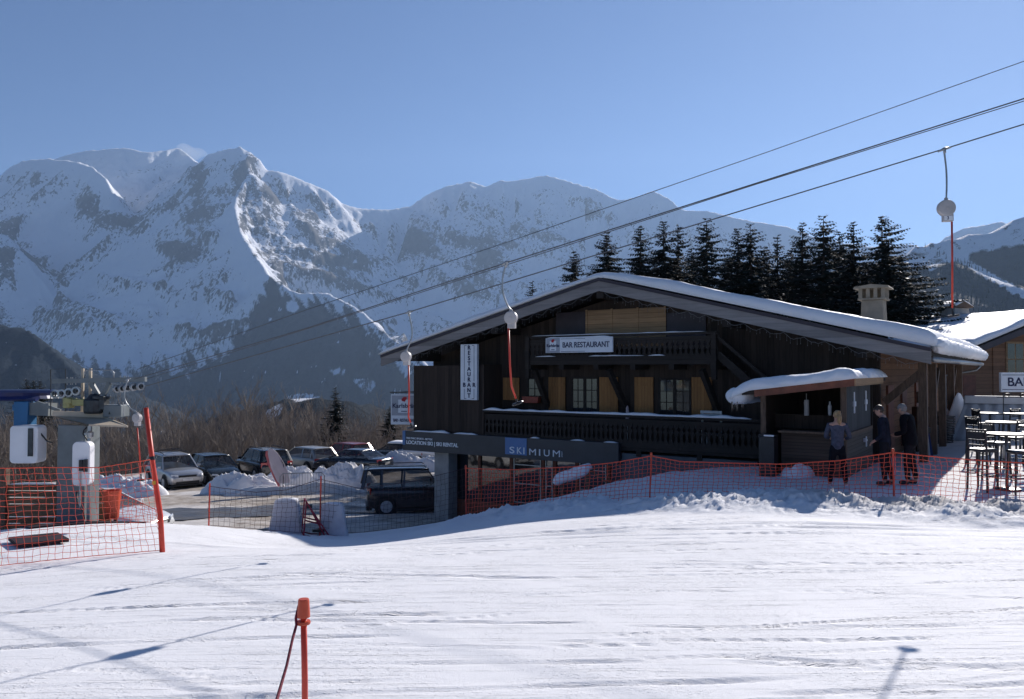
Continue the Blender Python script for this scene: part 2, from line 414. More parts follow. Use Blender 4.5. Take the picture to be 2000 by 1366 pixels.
o = grid_mesh('snow_ground', GX, GY, GZ, M['snow_ground'], attrs={'dirt': dirt}); tag(o, kind='structure')

# road: a strip of wet asphalt laid over the lot
def strip(name, pts, wd, mat, lift, n=60, seed=0):
    pts = [Vector((a, b, 0)) for a, b in pts]; X = []; Y = []
    seg = [0]
    for i in range(1, len(pts)): seg.append(seg[-1] + (pts[i]-pts[i-1]).length)
    for k in range(n):
        s = seg[-1]*k/(n-1); i = max(j for j in range(len(seg)-1) if seg[j] <= s + 1e-9)
        t = (s-seg[i])/(seg[i+1]-seg[i]); p = pts[i].lerp(pts[i+1], t); a = (pts[i+1]-pts[i]).normalized(); nn = Vector((-a.y, a.x, 0))
        row = [p + nn*(wd*(j/6-.5))*(1 + .16*math.sin(k*1.7+seed)*(abs(j-3) == 3)) for j in range(7)]
        X.append([q.x for q in row]); Y.append([q.y for q in row])
    X, Y = np.array(X), np.array(Y); Z = G(X, Y) + .05*fbm(X*1.1, Y*1.1, 4)*sstep(20, 24, Y)*sstep(1, -4, X) + lift
    return tag(grid_mesh(name, X, Y, Z, mat), kind='structure')
t = NT('wet_asphalt'); v = t.coord('Object')
t.set(Base_Color=t.ramp(t.noise(v, 1.2, 6, .7), [(.3, (.045, .047, .052)), (.55, (.085, .085, .09)), (.78, (.20, .19, .18))]),
      Roughness=t.ramp(t.noise(v, .8, 3), [(.35, (.25,.25,.25)), (.65, (.7,.7,.7))]), Normal=t.bump(t.noise(v, 30, 4), .3, .01))
strip('road', [(-26, 25.2), (-15, 27.0), (-10, 29.3), (-7.4, 31.6), (-4, 34.4), (2, 39)], 3.6, t.m, .03)

# ------------------------------------------------------------------ mountains: one terrain sheet raised from traced crest lines
t = NT('mountain_snow_rock_and_forest'); v = t.coord('Object')
nz = t.noise(v, .025, 8, .78); ns = t.noise(t.coord('Object', (1, 1, .3)), .032, 8, .78)
rk = t.attr('rock'); fo = t.attr('forest')
snow = t.mix(t.noise(v, .002, 4), (.83, .85, .90), (.90, .905, .93))  # blue of sky-lit shade is mixed into the snow colour
rock = t.ramp(ns, [(.3, (.045, .042, .044)), (.55, (.11, .105, .105)), (.75, (.22, .21, .21))])
rf = t.ramp(t.math('ADD', rk, t.math('MULTIPLY', t.math('SUBTRACT', ns, .5), 2.3)), [(.46, (0,0,0)), (.56, (1,1,1))])
c = t.mix(rf, snow, rock)
wd_ = t.ramp(t.noise(v, .03, 6, .8), [(.3, (.007, .013, .021)), (.7, (.022, .034, .046))])  # forest colour pushed to blue, standing in for distance haze
ff = t.ramp(t.math('ADD', fo, t.math('MULTIPLY', t.math('SUBTRACT', nz, .5), .9)), [(.42, (0,0,0)), (.6, (1,1,1))])
c = t.mix(ff, c, wd_)
t.set(Base_Color=c, Roughness=.85, Specular_IOR_Level=.1)
t.set(Normal=t.bump(t.noise(v, .03, 7, .75), .8, 18))
M['mountain'] = t.m
RIDGES = [  # name, crest [(px, py, km)], steepness, settling length (m), gully amplitude, gully spacing
 ('gouter', [(-260,470,9.3),(-120,400,9.4),(-30,368,9.4),(20,325,9.4),(50,310,9.3),(95,306,9.3),(150,312,9.3),(178,322,9.3),(205,345,9.1),(225,385,8.8)], 1.2, 6000, 130, 300),
 ('dome', [(60,330,10.8),(120,304,10.8),(165,293,10.8),(200,290,10.8),(245,287,10.8),(290,296,10.8),(325,291,11),(348,287,11.2),(362,297,11),(378,313,10.6),(392,319,10.2)], .9, 9000, 70, 500),
 ('needle', [(392,319,9.9),(408,300,9.5),(438,291,9.2),(470,284,9.0),(484,292,9.0),(502,305,9.0),(522,327,9.0),(560,336,9.1),(600,352,9.2),(640,370,9.3),(665,392,9.4),(700,404,9.5),(760,407,9.7),(800,400,9.9),(830,380,10),(870,360,10),(900,355,10),(918,351,10),(950,362,10),(975,349,10),(1000,350,10),(1035,344,10),(1068,339,10),(1100,348,10),(1130,357,9.9),(1160,365,9.8),(1200,386,9.6),(1225,386,9.5),(1252,379,9.4),(1275,370,9.3),(1300,380,9.2),(1330,405,9.0),(1390,410,8.9),(1450,425,8.8),(1540,440,8.6),(1600,462,8.4),(1700,478,8.0),(1780,474,7.6),(1800,480,7.6)], 1.08, 7000, 150, 400),
 ('far_right', [(1800,500,7.0),(1850,458,7),(1885,441,7),(1925,436,7),(1955,429,7),(1985,445,7),(2060,470,7)], 1.0, 1500, 60, 400),
 ('spur', [(470,284,9.0),(488,335,8.7),(462,385,8.2),(458,402,8.0),(470,455,7.4),(500,500,6.9),(528,540,6.5),(575,568,6.2),(640,570,6.0),(705,604,5.7),(760,655,5.4),(830,705,5.0),(900,760,4.6)], .95, 6000, 210, 200),
 ('left_spur', [(470,455,7.4),(440,492,7.2),(380,520,7.1),(300,556,7.0),(220,585,6.9),(140,607,6.85),(60,640,6.8),(-40,690,6.7),(-120,730,6.6)], 1.3, 5000, 120, 210),
 ('left_rock', [(-200,380,7.9),(-60,440,7.8),(10,455,7.7),(40,490,7.6),(70,530,7.5),(105,575,7.4),(130,608,7.3)], 1.0, 6000, 70, 200),
 ('left_wood', [(-300,560,3.0),(-120,600,3.0),(0,628,3.0),(40,636,3.0),(80,662,2.95),(120,700,2.9),(160,745,2.8),(200,800,2.7)], .8, 800, 30, 160),
 ('right_snow', [(1690,560,2.9),(1740,520,2.9),(1785,484,2.9),(1800,478,2.9),(1830,472,2.9),(1855,462,2.88),(1900,457,2.86),(1935,449,2.84),(1970,434,2.82),(2005,418,2.8),(2080,380,2.78),(2250,340,2.7)], .95, 1500, 30, 300),
 ('right_wood', [(1560,640,2.3),(1680,590,2.3),(1760,545,2.3),(1800,520,2.3),(1850,512,2.25),(1890,520,2.2),(1940,545,2.1),(2000,560,2.0),(2100,540,2)], .6, 700, 25, 200),
 ('mid_wood', [(350,830,1.2),(470,800,1.1),(560,778,1.0),(620,768,1.0),(680,780,1.0),(760,796,1.05),(950,780,1.2),(1200,740,1.5),(1560,650,1.9)], .45, 700, 20, 200),
]
nc_, nrow = 1120, 560
th = np.linspace(-R(41), R(41), nc_)[None, :]
rad = np.concatenate([70*(900/70)**np.linspace(0, 1, 110), np.linspace(912, 12600, nrow-110)])[:, None]
MX = rad*np.sin(th); MY = rad*np.cos(th)
wx = MX + 90*fbm(MX/700, MY/700, 4); wy = MY + 90*fbm(MX/700+40, MY/700, 4)
floor_z = -60 - 460*sstep(120, 1900, rad) - 140*sstep(2500, 5000, rad) + np.zeros_like(MX)
floor_z = floor_z + 500*sstep(5500, 9500, rad)
RIB = np.full(MX.shape, .6); MZ = floor_z.copy(); which = np.full(MX.shape, -1)
for ri, (nm, pts, st, ln, ga, gs) in enumerate(RIDGES):
    C3 = [P(a, b, k*1000) for a, b, k in pts]
    gus = None; best = np.full(MX.shape, -1e9); bd = np.zeros(MX.shape); bs = np.zeros(MX.shape); arc = 0
    for a, b in zip(C3[:-1], C3[1:]):
        dx, dy = b.x-a.x, b.y-a.y; L2 = dx*dx+dy*dy; L = math.sqrt(L2)
        tt = np.clip(((MX-a.x)*dx + (MY-a.y)*dy)/L2, 0, 1)
        d = np.hypot(MX-(a.x+tt*dx), MY-(a.y+tt*dy))
        h = a.z + tt*(b.z-a.z) - st*ln*np.log1p(d/ln)
        m = h > best; best = np.where(m, h, best); bd = np.where(m, d, bd); bs = np.where(m, arc+tt*L, bs); arc += L
    far = sstep(15, 320, bd)
    gu = ridged((bs + .35*bd*np.sign(noise2(bs/900, bs*0+ri)) )/gs + wx*.0006, bd/1500 + ri*7.7, 5, .55)
    best = best + far*ga*(gu-.62)*1.5 + sstep(0, 120, bd)*ga*.35*fbm(wx/160, wy/160, 5) - sstep(0, 60, bd)*6
    m = best > MZ; MZ = np.where(m, best, MZ); which = np.where(m, ri, which); RIB = np.where(m, gu*sstep(60, 260, bd), RIB)
for it in range(1):
    pass
for _ in range(2):
    K_ = MZ.copy(); K_[1:-1] = (MZ[:-2] + 2*MZ[1:-1] + MZ[2:])/4; K_[:, 1:-1] = (K_[:, :-2] + 2*K_[:, 1:-1] + K_[:, 2:])/4; MZ = np.where(rad > 3500, K_, MZ)
jag = sstep(1500, 5000, rad)
MZ = MZ + jag*18*(ridged(wx/120, wy/120, 4)-.5)
# slope drives bare rock, height and aspect the forest; both follow what grows and stands out on each real slope
dr = np.gradient(MZ, axis=0)/np.gradient(rad, axis=0); dt = np.gradient(MZ, axis=1)/(rad*(th[0,1]-th[0,0]))
slope = np.hypot(dr, dt)
PX = 1000 + F*MX/MY; PY = HZ - F*MZ/MY
isx = lambda *a: np.isin(which, a)
rock = .22 + .18*sstep(.9, 2.0, slope) + .28*fbm(MX/420, MZ/420+MY/900, 5) + .50*fbm((MX+MZ*.4)/45, (MZ-MX*.3)/100, 5, .7)
rock = rock + .80*(RIB-.47)*(rad > 4000)
ROCKS = [(467,398,9,12,.5),(470,424,9,14,.55),(475,450,9,14,.5),(484,476,9,14,.5),(495,500,9,12,.35),(590,572,18,8,.25),(480,330,22,40,.55),(466,372,14,25,.45),(470,440,9,22,.3),(500,505,10,16,.3),(548,556,14,10,.3),(95,350,60,40,.12),(165,400,50,40,.32),(30,370,40,40,.1),(215,420,45,26,.28),(245,440,30,20,.3),(495,300,20,25,.55),(385,360,16,50,.6),(428,375,20,12,.4),(530,370,22,45,.45),(365,415,20,18,.4),(330,405,16,14,.4),
 (350,490,50,22,.4),(20,485,45,45,.5),(70,540,50,40,.25),(150,460,30,14,.3),(600,380,40,25,.3),(640,400,20,20,.35),(805,478,30,22,.55),(755,440,70,25,.15),(880,470,60,60,.22),(960,470,30,60,.2),(1010,430,60,40,.18),(915,355,25,8,.5),(985,352,15,8,.5),(1100,360,20,8,.3),(1180,375,30,10,.4),(1270,375,25,10,.4),(940,540,60,50,.25),(1080,450,60,30,.15),(1160,420,30,14,.3),
 (560,440,90,60,.22),(640,470,60,50,.2),(700,520,60,40,.2),(600,540,60,25,.1)]
for a, b, rx, ry, am in ROCKS:
    rock = rock + am*np.exp(-((PX-a)/rx)**2 - ((PY-b)/ry)**2)*(rad > 4000)
rock = rock - .20*isx(1) - .06*isx(2)*(PX > 560)
rock = rock - .35*np.exp(-((PX-45)/16)**2-((PY-384)/9)**2)
streak = fbm((MX+MZ*.9)/60, (MZ-MX*.2)/420, 5)
TL = np.interp(PX, [-200,0,60,150,250,350,430,490,530,580,640,700,760,830,1000,2200], [600,640,690,720,735,725,690,620,556,580,612,622,672,730,830,900])
fo = sstep(-75, 45, PY - TL + 45*fbm(MX/300, MY/300, 4))*.85 + .75*streak*sstep(-150, -40, PY-TL)*sstep(80, 0, PY-TL)
fo = np.where(isx(5), fo + .12 + .5*streak + .35*noise2(MX/28, MZ/28)*sstep(500, 600, PY), fo)
fo = np.where(isx(2, 3, 1, 0) & (PY < 560), fo*.2, fo)
fo = np.where(isx(7, 10), .95 + .3*streak, fo)
n8 = fbm(MX/120, MZ/55, 4)
crest = np.interp(PX, [1690,1740,1785,1830,1855,1900,1935,1970,2005,2080], [560,520,484,472,462,457,449,434,418,380])
piste = np.interp(PY, [470,490,515,545,570,600], [1800,1850,1893,1945,1995,2060])
dpi = PX - piste
fo8 = .15 + .35*sstep(20, 60, PY-crest)*(PX > 1865) + .7*n8
fo8 = np.where((PX > 1900) & (PY < 470), .2 + .55*n8, fo8)
fo8 = fo8 + .75*sstep(470, 500, PY - .15*(PX-1800))*sstep(8, 40, dpi)
fo8 = fo8 + .9*sstep(497, 512, PY + .28*np.abs(PX-1822) + 14*n8 - 26)*sstep(-12, -30, dpi)
fo8 = fo8 + .25*sstep(478, 505, PY-.15*np.maximum(PX-1800, 0)*0)
fo8 = fo8*(1-.95*np.exp(-(dpi/15)**2)*sstep(480, 500, PY)) - .8*np.exp(-((PX-1975)/45)**2-((PY-572)/7)**2) - .7*np.exp(-((PX-1778)/14)**2-((PY-520)/16)**2)
fo = np.where(isx(8, 9), np.where(PX > 1650, fo8, .9), fo)
fo = np.where(which == -1, .85, fo)
gap = sstep(.42, .6, fbm(MX/70+3, MZ/40+2, 3))*(rad < 6500)*(PX < 1200)
fo = fo - gap*.7
for a, b, rx, ry in ((660,727,14,4),(718,752,13,8),(570,600,10,8),(592,776,26,4),(540,806,20,6),(700,745,8,3)):
    fo = fo - 1.6*np.exp(-((PX-a)/rx)**2 - ((PY-b)/ry)**2)
fo = np.clip(fo, 0, 1.2); rock = np.clip(rock, 0, 1)
MZ = MZ + 7*sstep(.4, .7, fo)*np.abs(noise2(MX/30, MY/30))*sstep(1200, 2200, rad)      # the canopy stands above the snow
o = grid_mesh('mountains', MX, MY, MZ, M['mountain'], attrs={'rock': rock, 'forest': fo}); tag(o, kind='structure')
# ------------------------------------------------------------------ the restaurant chalet (local axes: x along the gable front, y into the house, z up)
CH_RZ = -R(33.8); CH_O = Vector((3.53, 25.84, 0))
CD = Vector((math.cos(CH_RZ), math.sin(CH_RZ), 0)); CN = Vector((-math.sin(CH_RZ), math.cos(CH_RZ), 0))
def ch(px, py, t=0.0):
    """photo pixel -> (x, z) on the plane lying t metres behind the gable wall"""
    d = ray(px, py); k = (t + CH_O.dot(CN))/d.dot(CN); p = d*k
    return (p-CH_O).dot(CD), p.z
def chw(x, y, z=0): p = CH_O + CD*x + CN*y; return Vector((p.x, p.y, z))
chalet = thing('restaurant_chalet', 'big dark timber chalet with a snow-covered gable roof, balconies and a shop front below', 'chalet', CH_O, CH_RZ)
XL, XR, DEP = -7.85, 7.75, 16.2
APEX, EAVE, SLOPE = 2.84, .53, .2525
def roofz(x): return APEX - abs(x)*SLOPE           # top of the roof deck
# walls: front wall with the recessed upper storeys, the closed bay on the left, side walls, back
FL2 = -2.25                                         # terrace floor / lower balcony floor
mb = MB()
fn = lambda a, b, d: (a, d, b)
mb.prism([(XL, FL2-.12), (XR, FL2-.12), (XR, roofz(XR)-.42), (0, APEX-.42), (XL, roofz(XL)-.42)], fn, 0, .2)
mb.prism([(XL, FL2-.12), (XR, FL2-.12), (XR, roofz(XR)-.42), (0, APEX-.42), (XL, roofz(XL)-.42)], fn, DEP-.2, DEP)
mb.build('gable_wall', M['wood_dark'], chalet)
mb = MB()
x0 = ch(808, 800, -1.05)[0]; x1 = ch(941, 800, -1.05)[0]
mb.b2(x0, x1, -1.05, -.003, FL2-.05, .14)
mb.b2(x1-.001, x1+.12, -1.10, -.004, FL2-.05, .18)
mb.build('closed_bay', M['wood_dark'], chalet)
mb = MB(); mb.b2(XL, XL+.2, .2, DEP-.2, -5.6, roofz(XL)-.42); mb.b2(XR-.2, XR, .2, DEP-.2, -3.4, roofz(XR)-.42)
mb.build('side_wall', M['wood_mid'], chalet)
# basement: rendered concrete, shop recess
xa = ch(1243, 900, 0)[0]
mb = MB()
mb.b2(xa, XR, -.02, .25, -5.2, FL2-.121); mb.b2(ch(1243,900)[0], ch(1500,900)[0], -1.06, -.021, -5.2, FL2-.34)
mb.b2(XL, xa-.003, 2.6, 2.8, -5.6, FL2-.121); mb.b2(XL, xa-.003, 0, 2.599, FL2-.30, FL2-.122)
mb.build('basement_wall', M['concrete_dk'], chalet)
mb = MB(); pa = ch(848, 950, -.9)[0]; pb = ch(876, 950, -.9)[0]
mb.b2(pa, pb, -.9, -.38, -5.9, FL2-.62); mb.build('pillar', M['concrete'], chalet, bevel=.015)
# shop front glazing: brown posts, bottom panels, panes
mb = MB(); zt = FL2-.5
POSTS = []; posts = [880, 938, 1000, 1062, 1085, 1128, 1190, 1241]
for p in posts:
    x = ch(p, 940, -.3)[0]; m2 = MB(); m2.b2(x-.06, x+.06, -.36, -.24, -5.6, zt-.021); POSTS.append(m2)
xs0, xs1 = ch(880, 940, -.3)[0], ch(1241, 940, -.3)[0]
mb.b2(xs0, xs1, -.34, -.26, -5.6, -4.72); mb.b2(xs0, xs1, -.35, -.25, zt-.02, zt+.12)
sf = mb.build('shop_front', M['wood_red'], chalet)
for m2 in POSTS: m2.build('shop_post', M['wood_red'], sf)
for a, b in zip(posts[:-1], posts[1:]):
    xA, xB = ch(a, 940, -.3)[0]+.06, ch(b, 940, -.3)[0]-.06
    mb = MB(); mb.b2(xA, xB, -.31, -.29, -4.72, zt-.02); mb.build('shop_pane', M['glass_shop'], sf)
    if a in (1000, 1062, 1128):
        mb = MB()
        for xx in (xA+.05, xB-.05): mb.bar((xx, -.33, -4.6), (xx, -.33, zt-.1), .035, .03)
        for zz in (-4.6, -3.95, -3.3, zt-.1): mb.bar((xA+.05, -.33, zz), (xB-.05, -.33, zz), .03, .03)
        mb.build('display_frame', M['grey_metal'], sf)
# roof: deck, rafters beams, fascia boards, snow
OV, OS, TR = -1.5, 1.42, DEP+1.2
XE = 9.15
mb = MB()
for s in (-1, 1):
    mb.prism([(0, APEX-.02), (s*XE, APEX-.02-XE*SLOPE), (s*XE, APEX-.20-XE*SLOPE), (0, APEX-.20)], fn, OV+.06, TR)
roof = mb.build('roof', M['wood_dark_h'], chalet)
mb = MB()
for s in (-1, 1):
    mb.prism([(0, APEX-.09), (s*XE, APEX-.09-XE*SLOPE), (s*XE, APEX-.40-XE*SLOPE), (0, APEX-.40)], fn, OV, OV+.06)
mb.build('fascia_board', M['wood_grey'], roof)
mb = MB()
for s in (-1, 1):
    mb.prism([(0, APEX+.01), (s*XE, APEX+.01-XE*SLOPE), (s*XE, APEX-.09-XE*SLOPE), (0, APEX-.09)], fn, OV-.03, OV+.059)
mb.build('verge_strip', M['plum'], roof)
for x in (-7.6, -4.0, 0, 4.0, 7.55):
    mb = MB(); mb.b2(x-.12, x+.12, OV+.07, -.001, roofz(x)-.62, roofz(x)-.24); mb.build('purlin', M['wood_dark_h'], roof)
mb = MB()
mb.tube([(XE+.05, OV+.1, APEX-.28-XE*SLOPE), (XE+.05, TR-.2, APEX-.30-XE*SLOPE)], .075, 8)
mb.tube([(XE+.05, TR-1.2, APEX-.36-XE*SLOPE), (XE-.1, TR-1.2, APEX-.55-XE*SLOPE), (XR+.1, TR-1.2, APEX-.8-XE*SLOPE), (XR+.1, TR-1.2, -2.4)], .045, 8)
mb.build('gutter', M['grey_metal'], roof, smooth=True)
def snow_slab(name, parent, x0, x1, y0, y1, zf, th, mat, nx=70, ny=60, edge=.22, seed=0, bulge=0.0):
    """a rounded blanket of snow over a sloping deck: top sheet with a rolled edge, closed underneath"""
    u = np.linspace(0, 1, nx); v = np.linspace(0, 1, ny); U, V = np.meshgrid(u, v)
    X = x0 + (x1-x0)*U; Y = y0 + (y1-y0)*V
    e = np.minimum(np.minimum(X-x0, x1-X), np.minimum(Y-y0, y1-Y))
    e = np.where(e > 1e-6, np.maximum(e - .07*np.clip(.4+fbm(X*2.3+seed*3, Y*2.3, 3), 0, 1), .001), e)
    prof = np.sqrt(np.clip(1-(1-np.clip(e/edge, 0, 1))**2, 0, 1))
    T = th(X, Y) if callable(th) else th
    Z = zf(X, Y) + T*prof*(1+.22*fbm(X*.55+seed, Y*.55, 4)) + .018*fbm(X*4+seed, Y*4, 4)*prof
    n = nx*ny; B = zf(X, Y)
    co = [(X.flat[i], Y.flat[i], Z.flat[i]) for i in range(n)]
    f = [[j*nx+i, j*nx+i+1, (j+1)*nx+i+1, (j+1)*nx+i] for j in range(ny-1) for i in range(nx-1)]
    m = MB(); m.add(co, f)
    m.add([(X.flat[i], Y.flat[i], B.flat[i]-.0) for i in range(n)], [[q[3], q[2], q[1], q[0]] for q in f])
    me = bpy.data.meshes.new(name); me.from_pydata(m.v, [], m.f)
    bm = bmesh.new(); bm.from_mesh(me); bmesh.ops.remove_doubles(bm, verts=bm.verts, dist=.002); bmesh.ops.recalc_face_normals(bm, faces=bm.faces); bm.to_mesh(me); bm.free()
    me.polygons.foreach_set('use_smooth', [True]*len(me.polygons)); me.materials.append(mat)
    ob = bpy.data.objects.new(name, me); return link(ob, parent)
zdeck = lambda X, Y: APEX + .012 - np.sqrt(X*X + .04)*SLOPE + .05
thk = lambda X, Y: np.where(X > 0, .19+.14*sstep(0, 3, X)+.08*sstep(7.5, 9, X), .17) + .05*noise2(X*.35, Y*.22+3) + .02*noise2(X*.9, Y*.5)
snow_slab('roof_snow', roof, -XE-.10, XE+.22, OV-.06, TR+.05, zdeck, thk, M['snow'], 130, 90, .26, 3)
# lumpy curl of snow hanging over the right-hand eave
def lump_tube(name, parent, pts, rx, rz_, mat, amp=.05, n=28, fr=4.0, seed=0, taper=.35):
    pts = [Vector(p) for p in pts]; m = MB(); K = len(pts)
    for i, p in enumerate(pts):
        a = (pts[min(i+1, K-1)]-pts[max(i-1, 0)]).normalized(); l = a.cross(Vector((0,0,1))).normalized()
        q = min(i, K-1-i)/(K*.5); s = math.sqrt(max(0, 1-(1-min(1, q/taper))**2)) if q < taper else 1
        for k in range(n):
            an = 2*math.pi*k/n; x, z = math.cos(an), math.sin(an)
            w_ = 1 + amp/rx*float(fbm(np.array([p.y*fr+x*1.5+seed]), np.array([z*1.5+p.x*fr+an]), 4)[0])
            m.v.append(tuple(p + l*(x*rx*s*w_) + Vector((0,0,z*rz_*s*w_))))
    for i in range(K-1):
        for k in range(n): m.f.append([i*n+k, i*n+(k+1) % n, (i+1)*n+(k+1) % n, (i+1)*n+k]); m.m.append(0)
    return m.build(name, mat, parent, smooth=True)
ze = APEX - XE*SLOPE
lump_tube('eave_snow', roof, [(XE+.12, OV+.02+i*(TR-OV)/90, ze+.07) for i in range(91)], .17, .20, M['snow_lump'], .07, 26, 7, 4, .05)
# chimney of the house
xc, yc = 5.75, 11.5
mb = MB(); zb = roofz(xc); ct = 3.42
mb.add([(xc-.46,yc-.46,zb-.4),(xc+.46,yc-.46,zb-.4),(xc+.46,yc+.46,zb-.4),(xc-.46,yc+.46,zb-.4),(xc-.40,yc-.40,ct-.62),(xc+.40,yc-.40,ct-.62),(xc+.40,yc+.40,ct-.62),(xc-.40,yc+.40,ct-.62)],
       [(3,2,1,0),(4,5,6,7),(0,1,5,4),(1,2,6,5),(2,3,7,6),(3,0,4,7)])
chm = mb.build('chimney', M['chimney'], roof, bevel=.02)
mb = MB(); mb.b2(xc-.52, xc+.52, yc-.52, yc+.52, ct-.615, ct-.55)
for dx in (-.42, -.14, .14, .42):
    for dy in (-.42, .42): mb.b2(xc+dx-.07, xc+dx+.07, yc+dy-.07, yc+dy+.07, ct-.549, ct-.16)
for dy in (-.14, .14):
    for dx in (-.42, .42): mb.b2(xc+dx-.07, xc+dx+.07, yc+dy-.07, yc+dy+.07, ct-.549, ct-.16)
mb.prism([(-.66, ct-.159), (.66, ct-.159), (.62, ct-.08), (0, ct), (-.62, ct-.08)], lambda a, b, d: (xc+a, d, b), yc-.64, yc+.64)
mb.build('chimney_cap', M['chimney'], chm)
# balconies with fretted boards
def balcony(name, px0, px1, ptop, pbot, t, rails, seed, xshift=0):
    xa_, za = ch(px0, ptop, t); xb_, zb_ = ch(px1, ptop, t); z1 = (za+zb_)/2
    z0 = (ch(px0, pbot, t)[1] + ch(px1, pbot, t)[1])/2
    mb = MB(); mb.b2(xa_, xb_, t+.08, -.005, z0-.10, z0+.04)
    for k in range(6):
        x = xa_+.1+(xb_-xa_-.2)*k/5; mb.b2(x-.08, x+.08, t-.05, -.006, z0-.26, z0-.101)
    b = mb.build(name, M['wood_dark_h'], chalet)
    mb = MB()
    mb.b2(xa_-.04, xb_+.04, t-.05, t+.07, z1-.07, z1); mb.b2(xa_, xb_, t-.02, t+.05, z1-.24, z1-.12)
    mb.b2(xa_, xb_, t-.025, t+.055, z0-.10, z0+.16)
    n = int((xb_-xa_)/.165); rnd = random.Random(seed)
    hgt = z1-.24-(z0+.16); zz = z0+.16
    for k in range(n):                       # fretwork board: waist, belly, neck
        x = xa_ + (xb_-xa_)*(k+.5)/n; hw = (xb_-xa_)/n/2
        pr = [(hw*.98,0),(hw*.98,.10),(hw*.55,.16),(hw*.40,.34),(hw*.66,.52),(hw*.95,.58),(hw*.95,.62),(hw*.45,.70),(hw*.45,.78),(hw*.95,.88),(hw*.98,1)]
        poly = [(x+a, zz+b_*hgt) for a, b_ in pr] + [(x-a, zz+b_*hgt) for a, b_ in reversed(pr)]
        mb.prism(poly, fn, t-.012, t+.014)
    mb.build('railing', M['wood_dark_h'], b)
    return b, xa_, xb_, z0, z1
up, ua, ub, uz0, uz1 = balcony('upper_balcony', 1029, 1399, 653, 706, -1.0, 1, 1)
lo, la, lb, lz0, lz1 = balcony('lower_balcony', 944, 1503, 810, 872, -1.05, 1, 2)
def ridge_snow(name, parent, x0, x1, y, z, wd=.09, h=.05, seed=0, gaps=()):
    m = MB(); K = max(6, int((x1-x0)/.12)); row = []
    for i in range(K+1):
        x = x0+(x1-x0)*i/K; hh = h*(1+.6*float(noise2(np.array([x*1.9+seed]), np.array([.3]))[0])); hh *= min(1, i/1.5, (K-i)/1.5) + .05
        m.v += [(x, y-wd/2, z+.002), (x, y-wd*.42, z+hh*.7), (x, y, z+hh), (x, y+wd*.42, z+hh*.7), (x, y+wd/2, z+.002)]
    for i in range(K):
        for k in range(5): m.f.append([i*5+k, i*5+(k+1) % 5, (i+1)*5+(k+1) % 5, (i+1)*5+k]); m.m.append(0)
    return m.build(name, M['snow'], parent, smooth=True)
ridge_snow('rail_snow', lo, la-.02, lb-.5, -1.04, lz1+.002, .13, .075, 2)
ridge_snow('rail_snow', up, ua+.2, ub-.3, -.99, uz1+.002, .09, .03, 5)
for a, b in ((1046,1086),(1150,1260),(1265,1300)):
    xa_, xb_ = ch(a, 706, -1.04)[0], ch(b, 706, -1.04)[0]; ridge_snow('ledge_snow', up, xa_, xb_, -1.04, uz0+.162, .06, .03, a)
# diagonal braces under the upper balcony and the outside stair to the right
mb = MB()
for a in ((1190,722,1222,800),(1372,722,1402,808),(1046,722,1068,795)):
    xa_, za = ch(a[0], a[1], -.8); xb_, zb_ = ch(a[2], a[3], -.15)
    mb = MB(); mb.bar((xa_, -.85, uz0-.26), (xb_, -.08, zb_), .16, .16); mb.build('balcony_brace', M['wood_dark_h'], chalet)
for x in (ua+.06, ub-.06):
    mb = MB(); mb.b2(x-.07, x+.07, -1.09, -.95, uz0-.55, uz1-.01); mb.build('corner_post', M['wood_dark_h'], up)
mb = MB()
for dy in (-.95, -.25):
    p0 = ch(1402, 662, dy); p1 = ch(1500, 752, dy); mb.bar((p0[0], dy, p0[1]-.45), (p1[0]+.8, dy, p1[1]-1.1), .05, .22)
    mb.bar((p0[0], dy, p0[1]+.05), (p1[0]+.8, dy, p1[1]-.55), .05, .09)
p0 = ch(1402, 662, -.6); p1 = ch(1500, 752, -.6)
for k in range(9):
    f = (k+.5)/9; x = p0[0]+(p1[0]+.8-p0[0])*f; z = p0[1]-.45+(p1[1]-1.1-p0[1]+.45)*f; mb.b2(x-.13, x+.13, -.93, -.27, z-.02, z+.02)
mb.build('stair', M['wood_dark_h'], chalet)
